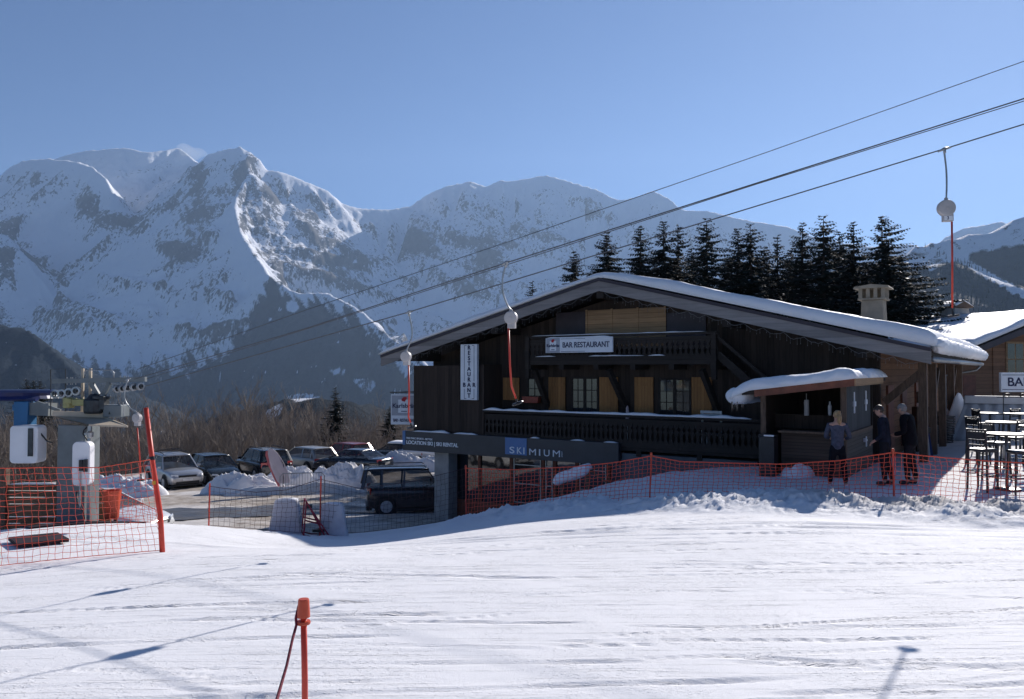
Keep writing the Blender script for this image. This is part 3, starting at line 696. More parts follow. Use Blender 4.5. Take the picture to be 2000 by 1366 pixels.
# openings on the balcony level: shutters, glazed doors, small window
def shutter(px0, px1, py0, py1, y=-.06, mat='wood_warm', band=True):
    x0, z1 = ch(px0, py0, y); x1, z0 = ch(px1, py1, y)
    mb = MB(); mb.b2(x0, x1, y-.02, y+.025, z0, z1)
    s = mb.build('shutter', M[mat], chalet)
    for f in (.12, .80):
        mb = MB(); mb.b2(x0+.03, x1-.03, y-.045, y-.021, z0+(z1-z0)*f-.05, z0+(z1-z0)*f+.05); mb.build('shutter_batten', M[mat], s)
shutter(983, 1014, 738, 782); shutter(1072, 1104, 737, 806); shutter(1171, 1207, 737, 806); shutter(1239, 1276, 737, 808); shutter(1351, 1391, 737, 812)
def window(px0, px1, py0, py1, leaves, rows, cols, label=None, y=-.03, curtain=True, name='window'):
    x0, z1 = ch(px0, py0, y); x1, z0 = ch(px1, py1, y)
    mb = MB(); f = .07
    mb.b2(x0, x1, y-.03, y+.02, z1-f, z1); mb.b2(x0, x1, y-.03, y+.02, z0, z0+f)
    lw = (x1-x0)/leaves
    for k in range(leaves+1):
        x = x0+lw*k; ww = f*(1 if k in (0, leaves) else 1.5); mb.b2(max(x0, x-ww/2 if 0 < k < leaves else x-(ww if k else 0)), min(x1, x+ww/2 if 0 < k < leaves else x+(0 if k else ww)), y-.031, y+.021, z0+f+.001, z1-f-.001)
    wn_ = mb.build(name, M['wood_dark_h'], chalet)
    mb = MB(); mb.b2(x0+f, x1-f, y-.012, y-.004, z0+f, z1-f); mb.build('pane', M['glass'], wn_)
    mb = MB()
    for k in range(leaves):
        a, b = x0+lw*k+f, x0+lw*(k+1)-f
        for r_ in range(1, rows): mb.b2(a, b, y-.024, y-.013, z0+f+(z1-z0-2*f)*r_/rows-.012, z0+f+(z1-z0-2*f)*r_/rows+.012)
        for c_ in range(1, cols): mb.b2(a+(b-a)*c_/cols-.012, a+(b-a)*c_/cols+.012, y-.0245, y-.0135, z0+f+.002, z1-f-.002)
    mb.build('glazing_bars', M['wood_dark_h'], wn_)
    if curtain:
        mb = MB()
        for k in range(leaves):
            a, b = x0+lw*k+f, x0+lw*(k+1)-f; zz = z0+(z1-z0)*.34
            mb.b2(a+.02, a+(b-a)*.42, y-.0038, y-.001, zz, z1-f-.02); mb.b2(b-(b-a)*.36, b-.02, y-.0038, y-.001, zz+.12, z1-f-.05)
        mb.build('curtain', M['curtain'], wn_)
window(1116, 1170, 736, 812, 2, 3, 2, name='glazed_door'); window(1286, 1351, 738, 814, 2, 3, 2, name='glazed_door')
window(1030, 1060, 737, 782, 1, 2, 2)
# gable storey: pale boarded panel between dark plum panels
for a, b, mt, nm in ((1086, 1146, 'plum', 'dark_panel'), (1300, 1379, 'plum', 'dark_panel')):
    x0, z1 = ch(a, 607, -.05); x1, z0 = ch(b, 656, -.05); mb = MB(); mb.b2(x0, x1, -.06, -.004, z0-.4, z1-.08); mb.build(nm, M[mt], chalet)
x0, z1 = ch(1146, 607, -.07); x1, _ = ch(1299, 607, -.07); _, z0 = ch(1220, 660, -.07)
mb = MB(); mb.b2(x0, x1, -.08, -.004, z0-.3, z1); bp = mb.build('boarded_opening', M['wood_pale'], chalet)
for f in (0, .335, .665, 1):
    x = x0+(x1-x0)*f; mb = MB(); mb.b2(x-.035, x+.035, -.10, -.081, z0-.3, z1+.02); mb.build('board_batten', M['wood_pale'], bp)
# side verandah posts, brace
for y in (.4, 2.6, 5.2, 8.2, 11.5):
    mb = MB(); mb.b2(XR+.9, XR+1.1, y-.1, y+.1, -2.9, roofz(XE)-.35)
    if y in (2.6, 8.2): mb.bar((XR+1.0, y, -.9), (XR+1.0, y+1.3, .0), .14, .14)
    if y == .4: mb.bar((XR+.05, .4, -.9), (XR+1.0, .4, -.05), .16, .2)
    mb.build('verandah_post', M['wood_post'], chalet)
for y in (1.5, 4.2, 7.4):
    mb = MB(); mb.b2(XR+.001, XR+.06, y-.5, y+.5, -2.35, -.45); mb.build('side_door', M['wood_red'], chalet)
# snow scraps over the sign board
# ------------------------------------------------------------------ signs fixed to the chalet
def text(s, size, mat, parent, loc, rx=R(90), name='lettering', depth=.006, sx=1.0, align='LEFT', bold=0.0, spacing=1.0):
    cu = bpy.data.curves.new(name, 'FONT'); cu.body = s; cu.size = size; cu.extrude = depth; cu.align_x = align; cu.align_y = 'CENTER'
    cu.offset = bold; cu.space_character = spacing
    to = bpy.data.objects.new('tmp', cu); COL.objects.link(to); dg = bpy.context.evaluated_depsgraph_get()
    me = bpy.data.meshes.new_from_object(to.evaluated_get(dg)); bpy.data.objects.remove(to)
    me.name = name; me.materials.clear(); me.materials.append(mat)
    ob = bpy.data.objects.new(name, me); link(ob, parent); ob.location = loc; ob.rotation_euler = (rx, 0, 0); ob.scale = (sx, 1, 1)
    return ob
def serif(s, size, mat, parent, x0, x1, y, zc, name='lettering'):
    """roman capitals with slab serifs, fitted between x0 and x1"""
    ob = text(s, size, mat, parent, (0, 0, 0), name=name, bold=size*.012)
    xs = [v.co.x for v in ob.data.vertices]; k = (x1-x0)/(max(xs)-min(xs)); ob.scale = (k, 1, 1); ob.location = (x0-min(xs)*k, y, zc)
    # serifs: short bars at the foot and head of each upright stroke
    ys = [v.co.y for v in ob.data.vertices]; lo_, hi_ = min(ys), max(ys)
    feet = sorted({round(v.co.x, 3) for v in ob.data.vertices if abs(v.co.y-lo_) < size*.015})
    grp = []
    for f in feet:
        if grp and f-grp[-1][-1] < size*.17: grp[-1].append(f)
        else: grp.append([f])
    bm = bmesh.new(); bm.from_mesh(ob.data)
    for g in grp:
        if len(g) > 1 and g[-1]-g[0] < size*.2:
            a, b = g[0]-size*.05, g[-1]+size*.05
            q = bmesh.ops.create_cube(bm, size=1.0, matrix=Matrix.Translation(((a+b)/2, lo_+size*.022, 0)) @ Matrix.Diagonal((b-a, size*.045, .0115, 1)))
    bm.to_mesh(ob.data); bm.free()
    return ob
def sign_root(name, label, x, y, z, cat='sign'):
    return thing(name, label, cat, chw(x, y, z), CH_RZ)
# emblem panel used on the beer signs
def emblem(parent, cx, cz, wd, ht, y):
    mb = MB(); mb.b2(cx-wd/2, cx+wd/2, y-.004, y, cz-ht/2, cz+ht/2); mb.build('emblem_panel', M['grey_print'], parent)
    mb = MB(); mb.b2(cx-wd*.24, cx+wd*.24, y-.006, y-.0041, cz-ht*.36, cz+ht*.30); mb.build('emblem_square', M['white_paint'], parent)
    mb = MB()
    for a, b, r in ((0, .33, .10), (-.055, .29, .075), (.06, .37, .06), (0, .25, .06)):
        mb.lathe([(r*ht, -.011), (r*ht, -.0061)], (cx+a*wd, y, cz+b*ht), 12, 0, 'y')
    mb.build('red_emblem', M['red_print'], parent)
    tx = text('Karlsbräu', ht*.30, M['navy_print'], parent, (0, 0, 0), name='brand_lettering', bold=ht*.006)
    xs = [v.co.x for v in tx.data.vertices]; k = wd*.92/(max(xs)-min(xs)); tx.scale = (k, 1, 1); tx.location = (cx-wd*.46-min(xs)*k, y-.009, cz-.02*ht)
    mb = MB(); mb.b2(cx-wd*.12, cx+wd*.12, y-.0085, y-.0062, cz-ht*.31, cz-ht*.27); mb.build('brand_line', M['navy_print'], parent)
# white board BAR RESTAURANT on the upper balcony
xa_, z1 = ch(1066, 661, -1.14); xb_, z0 = ch(1197, 688, -1.14); wd, ht = xb_-xa_, z1-z0
s1 = sign_root('bar_sign', 'white horizontal board reading BAR RESTAURANT in navy letters on the upper balcony rail', xa_, -1.12, (z0+z1)/2)
mb = MB(); mb.b2(0, wd, -.03, .03, -ht/2, ht/2); mb.build('board', M['white_paint'], s1, bevel=.006)
emblem(s1, wd*.115, 0, wd*.21, ht*.98, -.0305)
serif('BAR RESTAURANT', ht*.50, M['navy_print'], s1, wd*.265, wd*.955, -.036, -.0)
mb = MB()
for z in (ht*.42, -ht*.42): mb.b2(wd*.235, wd*.60, -.034, -.0302, z-.006, z+.006)
mb.build('ruled_line', M['navy_print'], s1)
ridge_snow('snow_ridge', s1, .05, wd-.05, 0, ht/2+.001, .06, .035, 9)
# vertical board RESTAURANT / BAR
xa_, z1 = ch(899, 673, -1.2); xb_, z0 = ch(931, 782, -1.2); wd, ht = xb_-xa_, z1-z0
s2 = sign_root('restaurant_sign', 'tall white upright board spelling RESTAURANT downwards, crossed by BAR', xa_, -1.09, (z0+z1)/2)
mb = MB(); mb.b2(0, wd, -.10, .02, -ht/2, ht/2); mb.build('board', M['white_paint'], s2, bevel=.008)
for k, c in enumerate('RESTAURANT'):
    text(c, ht*.105, M['navy_print'], s2, (wd*.53, -.107, ht*(.435-.0955*k)), align='CENTER', bold=.006)
zb_ = ht*(.435-.0955*7)
text('B', ht*.105, M['navy_print'], s2, (wd*.24, -.107, zb_), align='CENTER', bold=.006); text('R', ht*.105, M['navy_print'], s2, (wd*.83, -.107, zb_), align='CENTER', bold=.006)
mb = MB()
for x in (.24, .83):
    mb.b2(wd*x-.008, wd*x+.008, -.104, -.1002, zb_+ht*.07, ht*.475); mb.b2(wd*x-.008, wd*x+.008, -.104, -.1002, -ht*.475, zb_-ht*.07)
    for z in (.475, -.475): mb.b2(wd*(x if x < .5 else x-.12)-.008, wd*(x+.12 if x < .5 else x)+.008, -.1041, -.1001, ht*z-.008, ht*z+.008)
mb.build('ruled_line', M['navy_print'], s2)
# long anthracite fascia of the ski shop
xa_, z1 = ch(787, 853, -1.25); xb_, _ = ch(1208, 872, -1.25); z1 = ch(1000, 860, -1.25)[1]; z0 = ch(1000, 892, -1.25)[1]
z1 = FL2-.02; z0 = z1-.70; wd, ht = xb_-xa_, z1-z0
s3 = sign_root('shop_fascia_sign', 'long dark grey shop fascia lettered LOCATION SKI, SKI RENTAL and SKIMIUM', xa_, -1.13, (z0+z1)/2)
mb = MB(); mb.b2(0, wd, -.12, .07, -ht/2, ht/2); mb.build('panel', M['anthracite'], s3, bevel=.01)
mb = MB(); mb.b2(-.012, .12, -.13, .02, -ht*.22, ht/2+.01); mb.build('blue_end', M['blue_print'], s3)
def fit(s, size, mat, parent, x0, x1, y, zc, name, bold=.006):
    tx = text(s, size, mat, parent, (0,0,0), name=name, bold=bold); xs = [v.co.x for v in tx.data.vertices]; k = (x1-x0)/(max(xs)-min(xs))
    tx.scale = (k, 1, 1); tx.location = (x0-min(xs)*k, y, zc); return tx
X_ = lambda p, q=870: ch(p, q, -1.25)[0]-xa_
fit('LOCATION SKI | SKI RENTAL', ht*.26, M['white_print'], s3, X_(794), X_(895), -.127, -ht*.08, 'lettering')
fit('FREE PARC SPORTS - BETTEX', ht*.13, M['white_print'], s3, X_(794), X_(845), -.127, ht*.14, 'small_lettering', .002)
mb = MB(); mb.b2(X_(987), X_(1029), -.135, -.121, -ht*.33, ht*.47); mb.build('blue_square', M['blue_print'], s3)
for c, p in zip('SKI', (996, 1010.5, 1023)): fit(c, ht*.44, M['white_print'], s3, X_(p), X_(p+(9.5 if c != 'I' else 2.2)), -.142, -ht*.13, 'lettering', .004)
for c, p, w_ in zip('MIUM', (1034, 1053, 1062.5, 1080), (13, 2.4, 11, 14)): fit(c, ht*.44, M['white_print'], s3, X_(p), X_(p+w_), -.127, -ht*.16, 'lettering', .0)
t_ = text('SPORT', ht*.09, M['white_print'], s3, (X_(1098), -.127, -ht*.15), align='CENTER'); t_.rotation_euler = (R(90), -R(90), 0)
for a, b in ((805,876),(885,930),(1035,1052),(1113,1140),(1178,1205)): ridge_snow('snow_scrap', s3, X_(a), X_(b), -.06, ht/2+.001, .14, .06 if a < 900 else .035, a)
# hanging beer sign on the left flank
p = P(790, 800, 30.2); s4 = thing('hanging_sign', 'white square hanging sign with red emblem beyond the left corner of the chalet', 'sign', p, -R(8))
wd, ht = 1.05, 1.15
mb = MB(); mb.b2(-wd/2, wd/2, -.03, .03, -ht/2, ht/2); mb.build('board', M['white_paint'], s4, bevel=.01)
emblem(s4, 0, ht*.13, wd*.94, ht*.66, -.031)
fit('BAR - RESTAURANT', ht*.14, M['navy_print'], s4, -wd*.4, wd*.4, -.037, -ht*.36, 'lettering', .003)
mb = MB(); mb.bar((-wd/2-.05, 0, ht/2+.07), (wd/2+.6, 0, ht/2+.10), .05, .05); mb.bar((-wd*.4, 0, ht/2), (-wd*.4, 0, ht/2+.08), .02, .02); mb.bar((wd*.4, 0, ht/2), (wd*.4, 0, ht/2+.09), .02, .02)
mb.build('bracket', M['black_metal'], s4)
# icicle string lights hung along the gable boards
sl_ = thing('string_lights', 'thin string of icicle lights drooping along the gable fascia boards', 'string lights', CH_O, CH_RZ)
mb = MB(); rnd = random.Random(3)
for s in (-1, 1):
    n = 16; pts = []
    for k in range(n):
        xa_, xb_ = s*(.2+(XE-.5)*k/n), s*(.2+(XE-.5)*(k+1)/n)
        seg = [(xa_+(xb_-xa_)*j/6, OV-.02, APEX-.42-abs(xa_+(xb_-xa_)*j/6)*SLOPE-.07*math.sin(math.pi*j/6)*(1+rnd.random())) for j in range(7)]
        mb.tube(seg, .005, 4)
        for j in (1, 2, 4, 5):
            q = seg[j]; L = rnd.uniform(.03, .16); mb.tube([q, (q[0], q[1], q[2]-L)], .003, 3); mb.tube([(q[0], q[1], q[2]-L), (q[0], q[1], q[2]-L-.03)], .006, 4)
mb.build('wire_and_bulbs', pm('pale_plastic_wire', (.20, .19, .18), .6), sl_)
# small things on the balcony
x, z = ch(1040, 780, -.25); o = thing('planter_box', 'brown terracotta window box under the small balcony window', 'planter', chw(x-.05, -.22, z-.02), CH_RZ)
mb = MB(); mb.prism([(-.30,-.11),(.30,-.11),(.34,.11),(-.34,.11)], fn, -.12, .10); mb.build('box', M['planter'], o, bevel=.01)
mb = MB(); mb.b2(-.31, .31, -.09, .07, .09, .125); mb.build('soil', M['log'], o)
x, z = ch(1392, 812, -.7); o = thing('slatted_bench', 'pale slatted chair back showing over the lower balcony rail', 'chair', chw(x, -.75, lz0+.05), CH_RZ)
mb = MB()
for k in range(3): mb.b2(-.32, .32, -.02, .02, .86+.1*k, .94+.1*k)
for x_ in (-.28, .28): mb.b2(x_-.03, x_+.03, .021, .06, 0, 1.12)
mb.b2(-.32, .32, .061, .45, .42, .46); [mb.b2(x_-.025, x_+.025, .39, .44, 0, .42) for x_ in (-.28, .28)]; mb.v = [(a, b-.08, cc) for a, b, cc in mb.v]
mb.build('frame', pm('pale_grey_plastic', (.40, .42, .42), .5), o)
x, z = ch(1228, 785, -.2); o = thing('patio_umbrella', 'closed pink-white parasol standing beside the balcony shutter', 'parasol', chw(x, -.3, lz0+.045), CH_RZ)
mb = MB(); mb.lathe([(.16, 0), (.16, .05), (.02, .06)], n=14); mb.tube([(0,0,.05),(0,0,1.02)], .018, 8); mb.build('stand', M['grey_metal'], o)
mb = MB(); mb.lathe([(.03, .62), (.055, .66), (.06, .9), (.045, 1.12), (.015, 1.2)], n=10); mb.build('folded_canopy', pm('pink_white_cloth', (.62, .46, .44), .7), o, smooth=True)
# ------------------------------------------------------------------ button lift: haul cables, hangers, lower station
def cable_pts(p, q, sag, n=40):
    p, q = Vector(p), Vector(q)
    return [p.lerp(q, k/n) + Vector((0, 0, -4*sag*(k/n)*(1-k/n))) for k in range(n+1)]
STN = P(250, 752, 15.2)
def cable(name, label, pts, r):
    o = MB(); o.tube(pts, r, 6); c = o.build(name, M['cable'], None, smooth=True); return tag(c, label, 'cable', 'steel cables of the button lift')
LN = [P(272, 758, 15.6), P(798, 610, 11.9), P(1845, 291, 10.2), P(2000, 243, 9.9)]      # far haul rope, carries two hangers
LB = [P(262, 741, 14.4), P(600, 641, 12.6), P(988, 514, 10.1), P(1500, 351, 9.3), P(2000, 193, 8.6)]
def through(ps, n=14, ext=14.0):
    out = []
    ps = list(ps); d = (ps[-1]-ps[-2]).normalized(); ps.append(ps[-1] + d*ext)
    for a, b in zip(ps[:-1], ps[1:]):
        for k in range(n): out.append(a.lerp(b, k/n))
    out.append(ps[-1]); return out
cable('haul_cable', 'lowest dark haul cable rising to the right, the one carrying the first and last hanger', through(LN), .0085)
cable('haul_cable', 'middle dark haul cable rising to the right, carrying the hanger in front of the gable', through(LB), .0078)
LB2 = [p + Vector((0, .5, o_)) for p, o_ in zip([P(262, 743, 14.4), P(600, 637, 12.6), P(988, 511, 10.1), P(1500, 345, 9.3), P(2000, 189, 8.6)], (.02, .02, .02, .02, .02))]
cable('haul_cable', 'thin cable running close above the middle haul cable', through(LB2), .0055)
LT = [P(268, 722, 21), P(600, 605, 20), P(1000, 470, 19), P(1500, 297, 18), P(2000, 120, 17)]
cable('signal_cable', 'uppermost thin cable crossing the sky to the right', through(LT), .009)
def hanger(top, clip, curve, box, foot, end, label, num=False, plane=0.0):
    """top clip, bent steel arm, spring box, red pole, button seat; all given as points in the world"""
    o = thing('lift_hanger', label, 'lift hanger', top, 0, 'button lift hangers on the haul cables')
    T = Vector(top); L = lambda p: Vector(p)-T
    mb = MB(); mb.tube([L(clip[0]), L(clip[0]).lerp(L(clip[1]), .5)+Vector((0,0,.012)), L(clip[1])], [.008, .022, .008], 8)
    mb.tube([Vector((0,0,0)), Vector((0,0,-.05))], .018, 8); mb.build('cable_clip', M['grey_metal'], o, smooth=True)
    arm = [L(p) for p in curve]
    pts = []
    for i in range(len(arm)-1):
        p0, p1, p2, p3 = arm[max(i-1, 0)], arm[i], arm[i+1], arm[min(i+2, len(arm)-1)]
        for k in range(6):
            t_ = k/6; pts.append(.5*((2*p1)+(p2-p0)*t_+(2*p0-5*p1+4*p2-p3)*t_*t_+(3*p1-p0-3*p2+p3)*t_**3))
    pts.append(arm[-1])
    mb = MB(); mb.tube(pts, .0115, 8); mb.build('arm', M['grey_metal'], o, smooth=True)
    b = L(box[0]); r = box[1]
    mb = MB(); c_, s_ = math.cos(plane), math.sin(plane)
    m2 = MB(); m2.lathe([(r*.55, -.046), (r*.93, -.043), (r, -.03), (r, .03), (r*.93, .043), (r*.55, .046)], (0,0,0), 26, 0, 'y')
    m2.lathe([(r*.16, -.052), (r*.16, -.0461)], (0,0,0), 12, 0, 'y'); m2.b2(-r*.45, r*.72, -.034, .034, -r*1.62, -r*.75); m2.b2(-.02, .02, -.015, .015, r*.9, r*1.25)
    m2.v = [(x*c_-y*s_+b.x, x*s_+y*c_+b.y, z+b.z) for x, y, z in m2.v]
    bx = m2.build('spring_box', M['beige_plastic'], o, bevel=.004)
    if num:
        m3 = MB(); m3.b2(-r*.32, r*.62, -.038, -.0345, -r*1.52, -r*.98); m3.v = [(x*c_-y*s_+b.x, x*s_+y*c_+b.y, z+b.z) for x, y, z in m3.v]
        m3.build('number_plate', M['white_plastic'], bx)
        tx = text('37', r*.55, M['navy_print'], bx, b + Vector((-.04*s_*0 + r*.15*c_, -.040, -r*1.25)), name='number', align='CENTER', depth=.001, bold=.001)
    fp = [L(p) for p in foot]
    mb = MB(); mb.tube(fp, .0125, 8); mb.build('pole', M['red_pole'], o, smooth=True)
    e0, e1 = L(end[0]), L(end[1]); mb = MB(); mb.tube([e0, e1], .013, 8)
    m = MB()
    nrm = (e1-e0).normalized(); u = nrm.orthogonal().normalized(); v_ = nrm.cross(u); rs = .078
    for k in range(20):
        an = 2*math.pi*k/20
        for (q, rr_) in ((-.012, .86), (-.012, 1), (.012, 1), (.012, .86)): pass
    ring = [(.55, -.012), (.92, -.014), (1, 0), (.92, .014), (.55, .018)]
    for rr_, h in ring:
        for k in range(20):
            an = 2*math.pi*k/20; m.v.append(tuple(e1 + (u*math.cos(an)+v_*math.sin(an))*rs*rr_ + nrm*h))
    for i in range(4):
        for k in range(20): m.f.append([i*20+k, i*20+(k+1) % 20, (i+1)*20+(k+1) % 20, (i+1)*20+k]); m.m.append(0)
    m.f.append([k for k in reversed(range(20))]); m.m.append(0); m.f.append([80+k for k in range(20)]); m.m.append(0)
    m.build('button_seat', M['black_metal'], o, smooth=False)
    mb.build('seat_stem', M['black_metal'], o)
    return o
def HP(Y): return lambda px, py, dy=0: P(px, py, Y+dy)
q = HP(10.2); hanger(q(1845,292), (q(1832,297), q(1858,288)), [q(1844,296), q(1848,330), q(1849,360), q(1848,392)], (q(1848,407), .108), [q(1859,428), q(1860,520), q(1860,602)], (q(1860,604), q(1862,617)), 'rightmost lift hanger, with red pole and number plate 37, high above the chalet roofs', True, -.2)
q = HP(10.1); hanger(q(988,514), (q(980,518), q(997,511)), [q(988,518), q(982,540), q(982,570), q(991,596), q(998,606)], (q(998,621), .084), [q(993,640), q(996,715), q(999,755), q(1008,779)], (q(1008,780), q(1011,788)), 'lift hanger with orange-red pole hanging in front of the middle of the chalet gable', False, -.35)
q = HP(11.9); hanger(q(799,611), (q(792,613), q(807,608)), [q(799,615), q(804,640), q(804,660), q(796,680), q(793,688)], (q(793,697), .080), [q(798,714), q(799,770), q(798,815), q(802,826)], (q(802,827), q(804,835)), 'lift hanger with red pole hanging at the left corner of the chalet', False, -.35)
q = HP(14.2); hanger(q(249,742), (q(244,744), q(255,740)), [q(248,746), q(243,775), q(252,795), q(266,805), q(270,812)], (q(268,817), .085), [q(268,836), q(272,880), q(275,925)], (q(275,926), q(276,938)), 'lift hanger with red pole parked beside the lift station at the left', False, -.35)

# lower station
GB = gz(STN.x-.8, 15.2)
o = thing('lift_station', 'grey and blue lower station of the button lift with sheaves, deck and white guards', 'lift station', (STN.x-.8, 15.2, GB), 0)
OX, OY = STN.x-.8, 15.2
def S(px, py, dy=0.0): p = P(px, py, 15.2+dy); return Vector((p.x-OX, p.y-OY, p.z-GB))
gb = 0.0
mb = MB(); a, b = S(127, 830), S(180, 830); mb.b2(a.x, b.x, -.25, .3, gb-.3, S(150, 829).z); mb.build('column', M['grey_paint'], o, bevel=.01)
mb = MB(); mb.bar(S(104, 808), S(203, 811), .06, .10); mb.build('deck_edge', M['tan_paint'], o)
mb = MB(); a, b = S(104, 813), S(203, 813)
mb.add([S(104,813,0), S(203,816,0), S(248,832,-.55), S(174,829,-.55), S(104,812,1.3), S(203,812,1.3)], [(0,1,2,3),(0,4,5,1)])
mb.add([S(104,815.5,0), S(203,818.5,0), S(248,834,-.55), S(174,831,-.55)], [(3,2,1,0)])
mb.bar(S(174, 830.5, -.55), S(249, 833.5, -.55), .03, .03); mb.bar(S(203, 815, 0), S(249, 833.5, -.55), .03, .03); mb.build('deck', M['tan_paint'], o, fix=False)
mb = MB(); mb.bar(S(104, 745), S(285, 741), .10, .09); mb.bar(S(100, 746, .5), S(285, 742, .5), .08, .07); mb.build('crossbeam', M['grey_paint'], o)
for px in (162, 177):
    mb = MB(); p0 = S(px, 720, .1); p1 = S(px, 806, .1); mb.b2(p0.x-.022, p0.x+.022, p0.y-.022, p0.y+.022, p1.z, p0.z); mb.build('upright', M['tan_paint'], o)
mb = MB(); mb.tube([S(165, 742), S(165, 727), S(169, 723), S(217, 723), S(222, 728), S(222, 742)], .013, 6); mb.build('guard_rail', M['grey_metal'], o, smooth=True)
mb = MB(); mb.tube([S(99, 812), S(99, 722), S(128, 721), S(128, 812)], .010, 6); mb.build('ladder_hoop', M['dark_steel'], o)
for pa_, pb_ in (((178, 748), (192, 772)), ((214, 748), (202, 772))):
    mb = MB(); mb.bar(S(*pa_), S(*pb_), .07, .08); mb.build('v_strut', M['grey_paint'], o)
def sheave(px, py, r, dy, yaw=0.0):
    p = S(px, py, dy); m = MB(); pr = [(r*.62, -.028), (r*.98, -.026), (r, -.016), (r*.86, 0), (r, .016), (r*.98, .026), (r*.62, .028)]
    m.lathe(pr, (0,0,0), 22, 0, 'y')
    c_, s_ = math.cos(yaw), math.sin(yaw); m.v = [(x*c_-y*s_+p.x, x*s_+y*c_+p.y, z+p.z) for x, y, z in m.v]
    # open rim: drop the two end caps, add hub and spokes
    m.f = m.f[:-2]; m.m = m.m[:-2]
    w_ = m.build('sheave', M['grey_metal'], o)
    h = MB(); h.lathe([(r*.26, -.035), (r*.26, .035)], (0,0,0), 10, 0, 'y')
    for k in range(3):
        an = k*2.094+.5; h.bar((0,0,0), (r*.66*math.cos(an), 0, r*.66*math.sin(an)), .02, .03)
    h.v = [(x*c_-y*s_+p.x, x*s_+y*c_+p.y, z+p.z) for x, y, z in h.v]; h.build('sheave_hub', M['dark_steel'], w_)
for px, py in ((108.5, 770), (121, 769.5), (135, 767), (149, 764)): sheave(px, py, .086, -.05)
for px, py in ((228, 760), (238, 759), (248, 758), (261, 756.5), (274, 755)): sheave(px, py, .075, -.05, .9)
mb = MB(); mb.bar(S(103, 770, .02), S(153, 764, .02), .03, .045); mb.bar(S(226, 759, .02), S(280, 754, .02), .03, .05); mb.build('sheave_beam', M['dark_steel'], o)
for px in (131, 138, 141.5, 148, 235, 242, 245, 250):
    mb = MB(); d = 0 if px < 200 else -3; mb.tube([S(px, 737+d), S(px, 752+d)], .010, 6); mb.build('bolt', M['grey_metal'], o)
mb = MB(); mb.bar(S(129, 784), S(146, 783), .20, .10); mb.bar(S(146, 786), S(176, 786), .22, .13); mb.lathe([(.1, 0), (.1, .2)], S(134, 797), 12); mb.build('gear_motor', pm('olive_painted_motor', (.33, .31, .13), .5, .25), o, bevel=.012)
mb = MB(); mb.lathe([(.17, 0), (.19, .05), (.19, .26), (.14, .30), (.07, .38)], S(184, 808), 16); mb.bar(S(196, 800), S(196, 775), .24, .22); mb.bar(S(188, 776), S(210, 777), .3, .06); mb.build('drive_unit', M['dark_steel'], o, bevel=.01)
mb = MB(); p0, p1 = S(206, 793), S(241, 815); mb.b2(p0.x, p1.x, -.1, .25, p1.z, p0.z+.02); cb = mb.build('control_cabinet', M['grey_paint'], o, bevel=.015)
m = MB(); c_ = S(219, 806, 0); m.prism([(c_.x-.02, c_.z-.03), (c_.x+.02, c_.z-.03), (c_.x, c_.z+.03)], lambda a, b, d: (a, d, b), -.104, -.1005); m.build('warning_triangle', M['black_metal'], cb)
mb = MB(); p0 = S(226, 789); mb.tube([S(208, 794), S(230, 792), S(240, 786), S(241, 812)], .014, 6); mb.build('cabinet_frame', M['grey_metal'], o)
# bull wheel, blue leg
c_ = S(20, 772, .8); mb = MB(); mb.lathe([(.25, -.03), (.92, -.05), (.98, -.06), (.95, 0), (.98, .09), (.92, .085), (.25, .04)], c_, 40); mb.build('bullwheel', M['navy_paint'], o)
mb = MB(); mb.bar(S(-60, 781, .2), S(72, 781, .2), .10, .05); mb.bar(S(-60, 765, -.1), S(99, 765, -.1), .05, .05); mb.build('bullwheel_frame', M['navy_paint'], o)
mb = MB(); p0, p1 = S(36, 784, .2), S(63, 832, .2); mb.b2(p0.x, p1.x, p0.y-.15, p0.y+.15, p1.z, p0.z); mb.b2(p0.x-.05, p0.x+.12, p0.y-.12, p0.y+.12, S(0,802,.2).z, S(0,790,.2).z)
mb.build('blue_leg', M['blue_paint'], o, bevel=.01)
mb = MB(); mb.bar(S(55, 798, .25), S(103, 800, .25), .3, .24); mb.bar(S(72, 786, .1), S(118, 803, .1), .05, .06); mb.build('side_beam', M['grey_paint'], o)
def rrect(x0, x1, z0, z1, r, n=5):
    pts = []
    for cx, cz, a0 in ((x1-r, z1-r, 0), (x0+r, z1-r, 90), (x0+r, z0+r, 180), (x1-r, z0+r, 270)):
        for k in range(n+1): an = R(a0+90*k/n); pts.append((cx+r*math.cos(an), cz+r*math.sin(an)))
    return pts
fxz = lambda a, b, d: (a, d, b)
p0, p1 = S(27, 831, -.3), S(80, 904, -.3); mb = MB(); mb.prism(rrect(p0.x, p1.x, p1.z, p0.z, .08), fxz, -.42, -.12); g = mb.build('guard_panel', M['white_plastic'], o, bevel=.012)
mb = MB(); q0, q1 = S(64, 836, -.3), S(72, 890, -.3); mb.b2(q0.x, q1.x, -.45, -.421, q1.z, q0.z); mb.build('guard_strip', M['dark_steel'], g)
mb = MB(); mb.tube([S(74, 838, -.3), S(82, 850, -.3), S(92, 862, -.3), S(102, 865, -.2)], .014, 6); mb.build('hose', M['dark_steel'], o, smooth=True)
p0, p1 = S(148, 862, -.4), S(181, 948, -.4); mb = MB(); mb.prism(rrect(p0.x, p1.x, p1.z, p0.z, .10), fxz, -.52, -.34); g = mb.build('guard_panel', M['white_plastic'], o, bevel=.01)
mb = MB(); q0, q1 = S(163, 897, -.4), S(169, 918, -.4); mb.b2(q0.x, q1.x, -.56, -.521, q1.z, q0.z); q0, q1 = S(172, 896, -.4), S(178, 920, -.4); mb.b2(q0.x, q1.x, -.57, -.522, q1.z, q0.z); mb.build('control_box', M['black_metal'], g)
